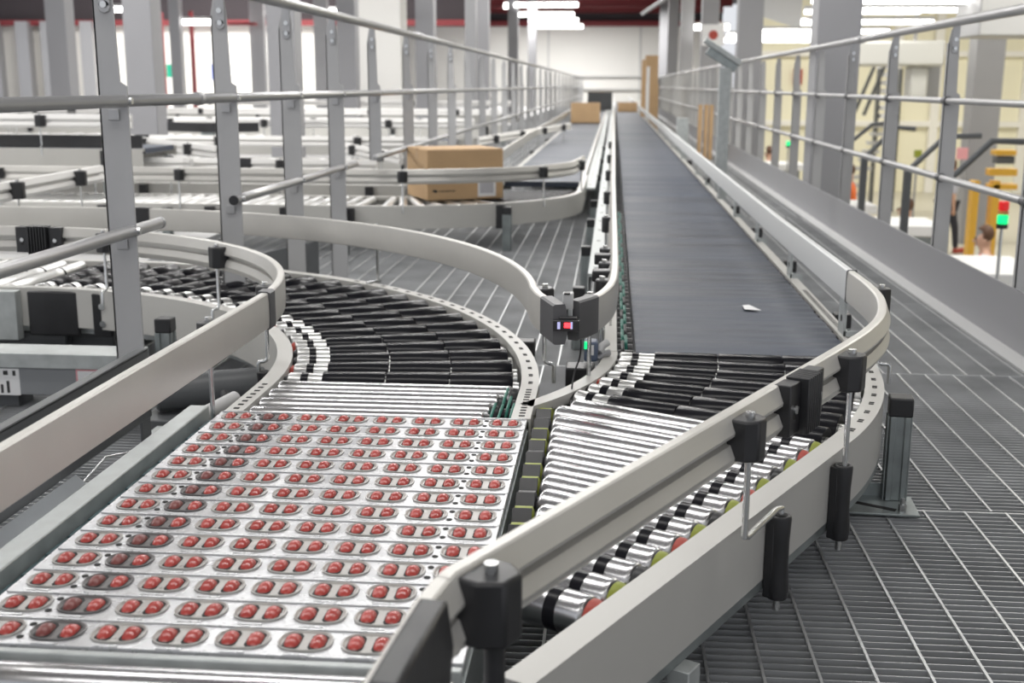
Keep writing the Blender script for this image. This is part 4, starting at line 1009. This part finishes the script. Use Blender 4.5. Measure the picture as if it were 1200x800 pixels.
p = at(836, 41, 24); o = thing('warning_sign', 'small round red sign under the lamp beyond the slanted arm', 'sign', p); MB().box((p.x-.22, 24, p.z-.2), (p.x+.22, 24.03, p.z+.2)).build('sign_panel', PAPER, o); MB().cyl((p.x, 23.99, p.z), (p.x, 24, p.z), .09).build('sign_disc', REDCAP, o)
p = at(935, 90, 35.9); o = MB().box((p.x-.12, 35.85, p.z-.22), (p.x+.12, 35.99, p.z+.22)).build('alarm_box', REDCAP, None); tag(o, 'small red box left of the big right column', 'alarm box')

# =================================================================== RIGHT HALL BELOW
def signal(u, v, Y, label, red=True, k=1.0):
    p = at(u, v, Y); t = thing('signal_light', label, 'signal light', (p.x, p.y, -2.1))
    r = .035*k
    MB().cyl((p.x, p.y, p.z-.03), (p.x, p.y, p.z+.03), r, seg=18, ch=.006).build('green_lens', GLOWG, t)
    MB().cyl((p.x, p.y, p.z-.06), (p.x, p.y, p.z-.03), r*1.05, seg=18).build('lamp_base', BLACK, t)
    if red:
        MB().cyl((p.x, p.y, p.z+.034), (p.x, p.y, p.z+.058), r*.95, seg=18).build('amber_lens', mat('amber', (.7, .3, .1), .3), t); MB().cyl((p.x, p.y, p.z+.06), (p.x, p.y, p.z+.12), r*.95, seg=18, ch=.006).build('red_lens', GLOWR, t)
    MB().cyl((p.x, p.y, -2.1), (p.x, p.y, p.z-.06), .011, seg=12).build('pole', ROD, t)
signal(1175, 257, 8.0, 'green signal light with red top, nearest, behind the rightmost post')
signal(1041, 210, 9.5, 'green signal light with red top, in the middle of the right railing')
signal(924, 168, 17, 'small green signal light left of the big right column', red=False, k=.9)
signal(893, 158, 21, 'tiny green signal light farthest along the right railing', red=False)
def bench(label, x0, y0, x1, y1, z):
    t = thing('packing_bench', label, 'bench', ((x0+x1)/2, (y0+y1)/2, -2.1), 'white packing benches in the lower hall')
    MB().box((x0, y0, z-.12), (x1, y1, z)).build('bench_top', PAPER, t, bevel=.01); MB().box((x0+.1, y0+.1, z-.3), (x1-.1, y1-.1, z-.12)).build('bench_frame', GALVD, t)
    for x in (x0+.1, x1-.16):
        for y in (y0+.1, y1-.16): MB().box((x, y, -2.1), (x+.06, y+.06, z-.3)).build('leg', GALVD, t)
bench('long white bench low behind the two rightmost railing posts', 2.88, 9.6, 3.55, 10.7, -.50)
bench('white bench just left of the walking person in the lower hall', 3.05, 13.3, 3.70, 14.2, -.54)
bench('white bench in front of the orange vest person beside the big column', 3.1, 16.4, 3.62, 17.2, -.62)
bench('white bench far behind the big right column', 3.05, 23.4, 3.75, 24.4, -.52)
# black angled stands
def stand(label, u0, v0, v1, u2, v2, u3, v3, Y, r=.022):
    t = thing('arm_stand', label, 'stand', (at(u0, v1, Y).x, Y, -2.1), 'dark angled lamp arms in the lower hall')
    a = at(u0, v0, Y); MB().box((a.x-.03, Y-.03, -2.1), (a.x+.03, Y+.03, a.z)).build('stand_post', DPLATE, t, bevel=.004)
    MB().tube([at(u0, v0, Y), at(u2, v2, Y), at(u3, v3, Y)], r).build('stand_arm', DPLATE, t)
stand('dark post with bent arm nearest the right frame edge', 1111, 212, 290, 1163, 165, 1200, 166, 8.6, .024)
stand('dark post with bent arm behind the second right railing post', 1064, 200, 270, 1108, 160, 1150, 159, 10, .024)
stand('dark post with short bent arm between two right railing posts', 1013, 185, 245, 1050, 149, 1073, 151, 11.5, .024)
stand('dark post hugging the right side of the big column', 987, 175, 235, 1022, 146, 1050, 143, 12.5, .02)
# stairs
st = thing('staircase', 'pale steel staircase rising behind the right railing', 'staircase', (7.6, 30, -2.1))
x0 = at(1040, 70, 30).x
for k in range(8): MB().box((at(1041, 0, 30).x, 30+.08*k, .20+.20*k), (at(1064, 0, 30).x, 30.3+.08*k, .31+.20*k)).build('tread', PAPER, st)
for k in range(10): MB().box((at(1000+4*k, 0, 29.9).x, 29.8, -1.9+.21*k), (at(1018+4*k, 0, 29.9).x, 30.1, -1.82+.21*k)).build('tread', LIGHTG, st)
for (ua, ub) in ((1012, 1040), (1000, 1028)): MB().tube([at(ua, 135, 29.8), at(ub, 70, 29.8)], .045).build('stringer', DPLATE, st)
MB().box((at(1039, 0, 30).x-.05, 30, -2.1), (at(1039, 0, 30).x, 30.3, 1.4)).build('stair_post', DPLATE, st); MB().box((at(1062, 0, 30).x, 30, -2.1), (at(1062, 0, 30).x+.05, 30.3, 1.4)).build('stair_post', DPLATE, st)
# ducts
dt = thing('air_duct', 'large pale air duct with down pipe above the staircase', 'air duct', (8.5, 26, 1.5))
a = at(960, 48, 27); b = at(1100, 78, 27); MB().box((a.x, 26.5, b.z), (b.x, 27.5, a.z)).build('duct_run', DUCT, dt, bevel=.06)
a = at(1064, 78, 27); b = at(1082, 115, 27); MB().box((a.x, 26.7, b.z), (b.x, 27.3, a.z)).build('duct_drop', DUCT, dt, bevel=.05); a = at(1082, 86, 27.4); b = at(1100, 116, 27.4); MB().box((a.x, 27.4, b.z), (b.x, 27.9, a.z+.3)).build('duct_box', PIPE, dt, bevel=.02)
for x in (at(990, 0, 27).x, at(1075, 0, 27).x): MB().box((x-.03, 26.9, 1.8), (x+.03, 26.96, 5)).build('duct_hanger', PIPE, dt)
# overhead pale unit at upper right
a = at(1150, 2, 14.5); b = at(1215, 42, 14.5); o = MB().box((a.x, 14.5, b.z), (b.x+.8, 15.5, a.z+.6)).build('ceiling_unit', LIGHTG, None, bevel=.02); tag(o, 'pale overhead cabinet hanging at the upper right corner', 'ceiling unit')
MB().box((a.x+.1, 14.8, a.z+.6), (a.x+.16, 14.86, 4.75)).build('unit_hanger', PIPE, o)
o = thing('wall_cladding', 'grey corrugated overhead panel right of the red beams', 'panel', at(910, 10, 22)); a = at(888, 26, 22); b = at(942, -30, 22)
MB().add([(a.x, 22, at(895, 18, 22).z), (b.x, 22, at(940, 34, 22).z), (b.x, 22, b.z), (a.x, 22, b.z), (a.x, 22.05, at(895, 18, 22).z), (b.x, 22.05, at(940, 34, 22).z), (b.x, 22.05, b.z), (a.x, 22.05, b.z)], [(0, 1, 2, 3), (7, 6, 5, 4), (0, 4, 5, 1), (1, 5, 6, 2), (2, 6, 7, 3), (3, 7, 4, 0)]).build('cladding_sheet', LIGHTG, o, smooth=0)
# yellow gantry
yg = thing('yellow_machine', 'yellow lifting machine frame behind the rightmost railing posts', 'machine', (at(1175, 200, 20).x, 20, -2.1))
def ybox(nm, u0, v0, u1, v1, Y, m=YELLOW): a = at(u0, v1, Y); b = at(u1, v0, Y); MB().box((a.x, Y, a.z), (b.x, Y+.25, b.z)).build(nm, m, yg, bevel=.01)
a = at(1160, 190, 20); MB().box((at(1160, 0, 20).x, 20, -2.1), (at(1168, 0, 20).x, 20.25, at(0, 200, 20).z)).build('upright', YELLOW, yg, bevel=.01); MB().box((at(1184, 0, 20).x, 20, -2.1), (at(1193, 0, 20).x, 20.25, at(0, 200, 20).z)).build('upright', YELLOW, yg, bevel=.01)
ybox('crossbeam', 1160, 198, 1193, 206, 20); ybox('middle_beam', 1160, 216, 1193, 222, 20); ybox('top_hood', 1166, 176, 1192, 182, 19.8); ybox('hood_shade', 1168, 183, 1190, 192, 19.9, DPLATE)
# crates and misc colour behind
for (u, v, w, h, Y, m, lb, nm) in ((1128, 180, 12, 13, 23.8, PINK, 'pink sheet pinned on the grey column in the lower hall', 'pink_notice'), (1076, 180, 8, 8, 24, YGREEN, 'small yellow-green lamp box near the staircase', 'yellow_box'),):
    p = at(u, v, Y); s = Y/1372; o = MB().box((p.x-w*s/2, Y, p.z-h*s/2), (p.x+w*s/2, Y+.05, p.z+h*s/2)).build(nm, m, None); tag(o, lb, nm.replace('_', ' '))
    MB().box((p.x-.02, Y+.05, -2.1), (p.x+.02, Y+.09, p.z)).build('mount_post', PIPE, o)

# =================================================================== PEOPLE in the lower hall
def person(label, x, y, face, pose, vest, trousers, hair=HAIR, shirt=CLOTHW, h=1.72, z0=-2.1):
    t = thing('person', label, 'person', (x, y, z0))
    k = h/1.72; m3 = Matrix.Rotation(face, 3, 'Z')
    st = .16 if pose == 'walk' else .02; ln = .10 if pose == 'lean' else .02
    J = {'pel': (0, 0, .93), 'sp': (0, .02+ln*.3, 1.12), 'ch': (0, .02+ln, 1.34), 'nk': (0, .03+ln, 1.47), 'hd': (0, .05+ln, 1.55), 'ht': (0, .05+ln, 1.66)}
    for s, sg in (('l', -1), ('r', 1)):
        f = st*sg
        J['hp'+s] = (.09*sg, 0, .90); J['kn'+s] = (.10*sg, f*.7+.03, .49); J['an'+s] = (.10*sg, f*1.4-.02, .08); J['to'+s] = (.11*sg, f*1.4+.15, .04)
        J['sh'+s] = (.18*sg, .02+ln, 1.38)
        if pose in ('work', 'lean'): J['el'+s] = (.24*sg, .08+ln, 1.12); J['wr'+s] = (.17*sg, .32+ln, 1.06); J['ha'+s] = (.15*sg, .40+ln, 1.04)
        else: J['el'+s] = (.23*sg, -f*.5, 1.10); J['wr'+s] = (.23*sg, -f*.9+.08, .87); J['ha'+s] = (.22*sg, -f*.9+.11, .79)
    ED = [('pel', 'sp'), ('sp', 'ch'), ('ch', 'nk'), ('nk', 'hd'), ('hd', 'ht')]
    for s in 'lr': ED += [('pel', 'hp'+s), ('hp'+s, 'kn'+s), ('kn'+s, 'an'+s), ('an'+s, 'to'+s), ('ch', 'sh'+s), ('sh'+s, 'el'+s), ('el'+s, 'wr'+s), ('wr'+s, 'ha'+s)]
    RA = {'pel': (.15, .11), 'sp': (.135, .10), 'ch': (.155, .11), 'nk': (.055, .055), 'hd': (.082, .10), 'ht': (.07, .085)}
    def grow(name, edges, mt, off=0.0, extra=None, lev=1):
        names = []; 
        for e in edges:
            for q in e:
                if q not in names: names.append(q)
        me = bpy.data.meshes.new(name); me.from_pydata([tuple(m3 @ Vector(J[q])*k) for q in names], [(names.index(a), names.index(b)) for a, b in edges], [])
        o = bpy.data.objects.new(name, me); COL.objects.link(o); o.parent = t; me.materials.append(mt)
        sk = o.modifiers.new('skin', 'SKIN'); lay = me.skin_vertices[0] if len(me.skin_vertices) else None
        if lay is None:
            bm = bmesh.new(); bm.from_mesh(me); bm.verts.layers.skin.verify(); bm.to_mesh(me); bm.free(); lay = me.skin_vertices[0]
        for i, q in enumerate(names):
            base = {'hp': (.085, .085), 'kn': (.056, .056), 'an': (.038, .038), 'to': (.032, .03), 'sh': (.058, .058), 'el': (.042, .042), 'wr': (.028, .026), 'ha': (.032, .018)}
            r = RA.get(q) or base[q[:2]]; lay.data[i].radius = ((r[0]+off)*k, (r[1]+off)*k); lay.data[i].use_root = (i == 0)
        ss = o.modifiers.new('sub', 'SUBSURF'); ss.levels = lev; ss.render_levels = lev+1
        return o
    grow('body', ED, SKIN)
    grow('trousers', [('pel', 'hpl'), ('hpl', 'knl'), ('knl', 'anl'), ('pel', 'hpr'), ('hpr', 'knr'), ('knr', 'anr')], trousers, .014)
    grow('shirt', [('pel', 'sp'), ('sp', 'ch'), ('ch', 'shl'), ('ch', 'shr'), ('shl', 'ell'), ('shr', 'elr')], shirt, .010)
    if vest: grow('vest', [('pel', 'sp'), ('sp', 'ch'), ('ch', 'shl'), ('ch', 'shr')], vest, .022)
    c = m3 @ (Vector(J['ht'])*k)
    hm = bpy.data.meshes.new('hair'); bm = bmesh.new(); bmesh.ops.create_uvsphere(bm, u_segments=18, v_segments=12, radius=.102*k)
    for v in bm.verts:
        v.co.z *= 1.05
        if v.co.y > .03*k and v.co.z < .035*k: v.co.y = .03*k
        v.co = m3 @ (v.co + Vector((0, -.012, .0))) + c + Vector((0, 0, -.005))
    bm.to_mesh(hm); bm.free(); ho = bpy.data.objects.new('hair', hm); COL.objects.link(ho); ho.parent = t; hm.materials.append(hair); hm.shade_smooth()
    f = MB(); hd = Vector(J['hd'])*k; 
    fc = lambda a, b, cc: Vector((x, y, z0)) + m3 @ (hd + Vector((a, b, cc))*k)
    f.lathe(fc(0, .085, .03), fc(0, .125, .005), [(0, .012), (.03, .014), (.045, .006)], 8); f.build('nose', SKIN, t)
    f = MB()
    for sx in (-.033, .033): f.cyl(fc(sx, .090, .045), fc(sx, .101, .045), .010, seg=10)
    f.build('eyes', CLOTHD, t); f = MB(); f.obox(fc(0, .090, -.03), m3 @ Vector((1, 0, 0)), m3 @ Vector((0, 1, 0)), (0, 0, 1), .045, .02, .010); f.build('mouth', REDCAP, t)
    f = MB()
    for sx in (-.085, .085): f.obox(fc(sx, .0, .02), m3 @ Vector((1, 0, 0)), m3 @ Vector((0, 1, 0)), (0, 0, 1), .02, .035, .055)
    f.build('ears', SKIN, t, bevel=.006)
    # fingers
    for s, sg in (('l', -1), ('r', 1)):
        hw = Vector(J['ha'+s]); wr = Vector(J['wr'+s]); d = (hw-wr).normalized(); side = d.cross(Vector((0, 0, 1))).normalized() if abs(d.z) < .9 else Vector((0, 1, 0))
        dn = Vector((0, 0, -1)) if abs(d.z) < .9 else Vector((-sg, 0, 0))
        q = MB()
        for i, (o_, L_) in enumerate(((-.03, .062), (-.010, .072), (.010, .068), (.028, .055))):
            p0 = hw + side*o_; p = [p0, p0 + d*L_*.5 + dn*.006, p0 + d*L_*.9 + dn*.024]; q.tube([Vector((x, y, z0)) + m3 @ (v*k) for v in p], .009*k, 8)
        p0 = hw - d*.03 - side*.03*sg; p = [p0, p0 - side*.03*sg + d*.02, p0 - side*.04*sg + d*.05]; q.tube([Vector((x, y, z0)) + m3 @ (v*k) for v in p], .010*k, 8)
        q.build('fingers', SKIN, t)
    sh = MB()
    for s in 'lr':
        an = Vector(J['an'+s]); to = Vector(J['to'+s]); c2 = (an+to)/2; sh.obox(Vector((x, y, z0)) + m3 @ (Vector((c2.x, c2.y+.01, .045))*k), m3 @ Vector((1, 0, 0)), m3 @ Vector((0, 1, 0)), (0, 0, 1), .10*k, .28*k, .09*k)
    sh.build('shoes', REDCAP if pose == 'walk' else CLOTHD, t, bevel=.025)
    return t
def pos(u, Y): return at(u, 150, Y).x
person('person in orange vest and white shirt working, seen between column and post', pos(1003, 21), 21, R(70), 'work', ORANGE, CLOTHD)
person('person in dark trousers and grey top walking away beside the grey column', pos(1117, 22.6), 22.6, R(-60), 'walk', None, CLOTHD, shirt=CLOTHG)
person('person in orange vest with green sleeves bending at the bench, middle right', pos(1081, 15.9), 15.9, R(60), 'lean', ORANGE, CLOTHD, shirt=mat('cloth_green', (.02, .35, .2), .7), h=1.6)
person('person in orange vest and dark trousers partly hidden by the rightmost post', pos(1181, 13), 13, R(80), 'lean', ORANGE, CLOTHD, h=1.58)
person('person in blue shirt far along the right railing', pos(906, 27), 27, R(50), 'work', None, CLOTHD, shirt=CLOTHB)
person('person in red and dark clothes farthest along the right railing', pos(873, 33), 33, R(20), 'work', REDCAP, CLOTHD, shirt=CLOTHD)
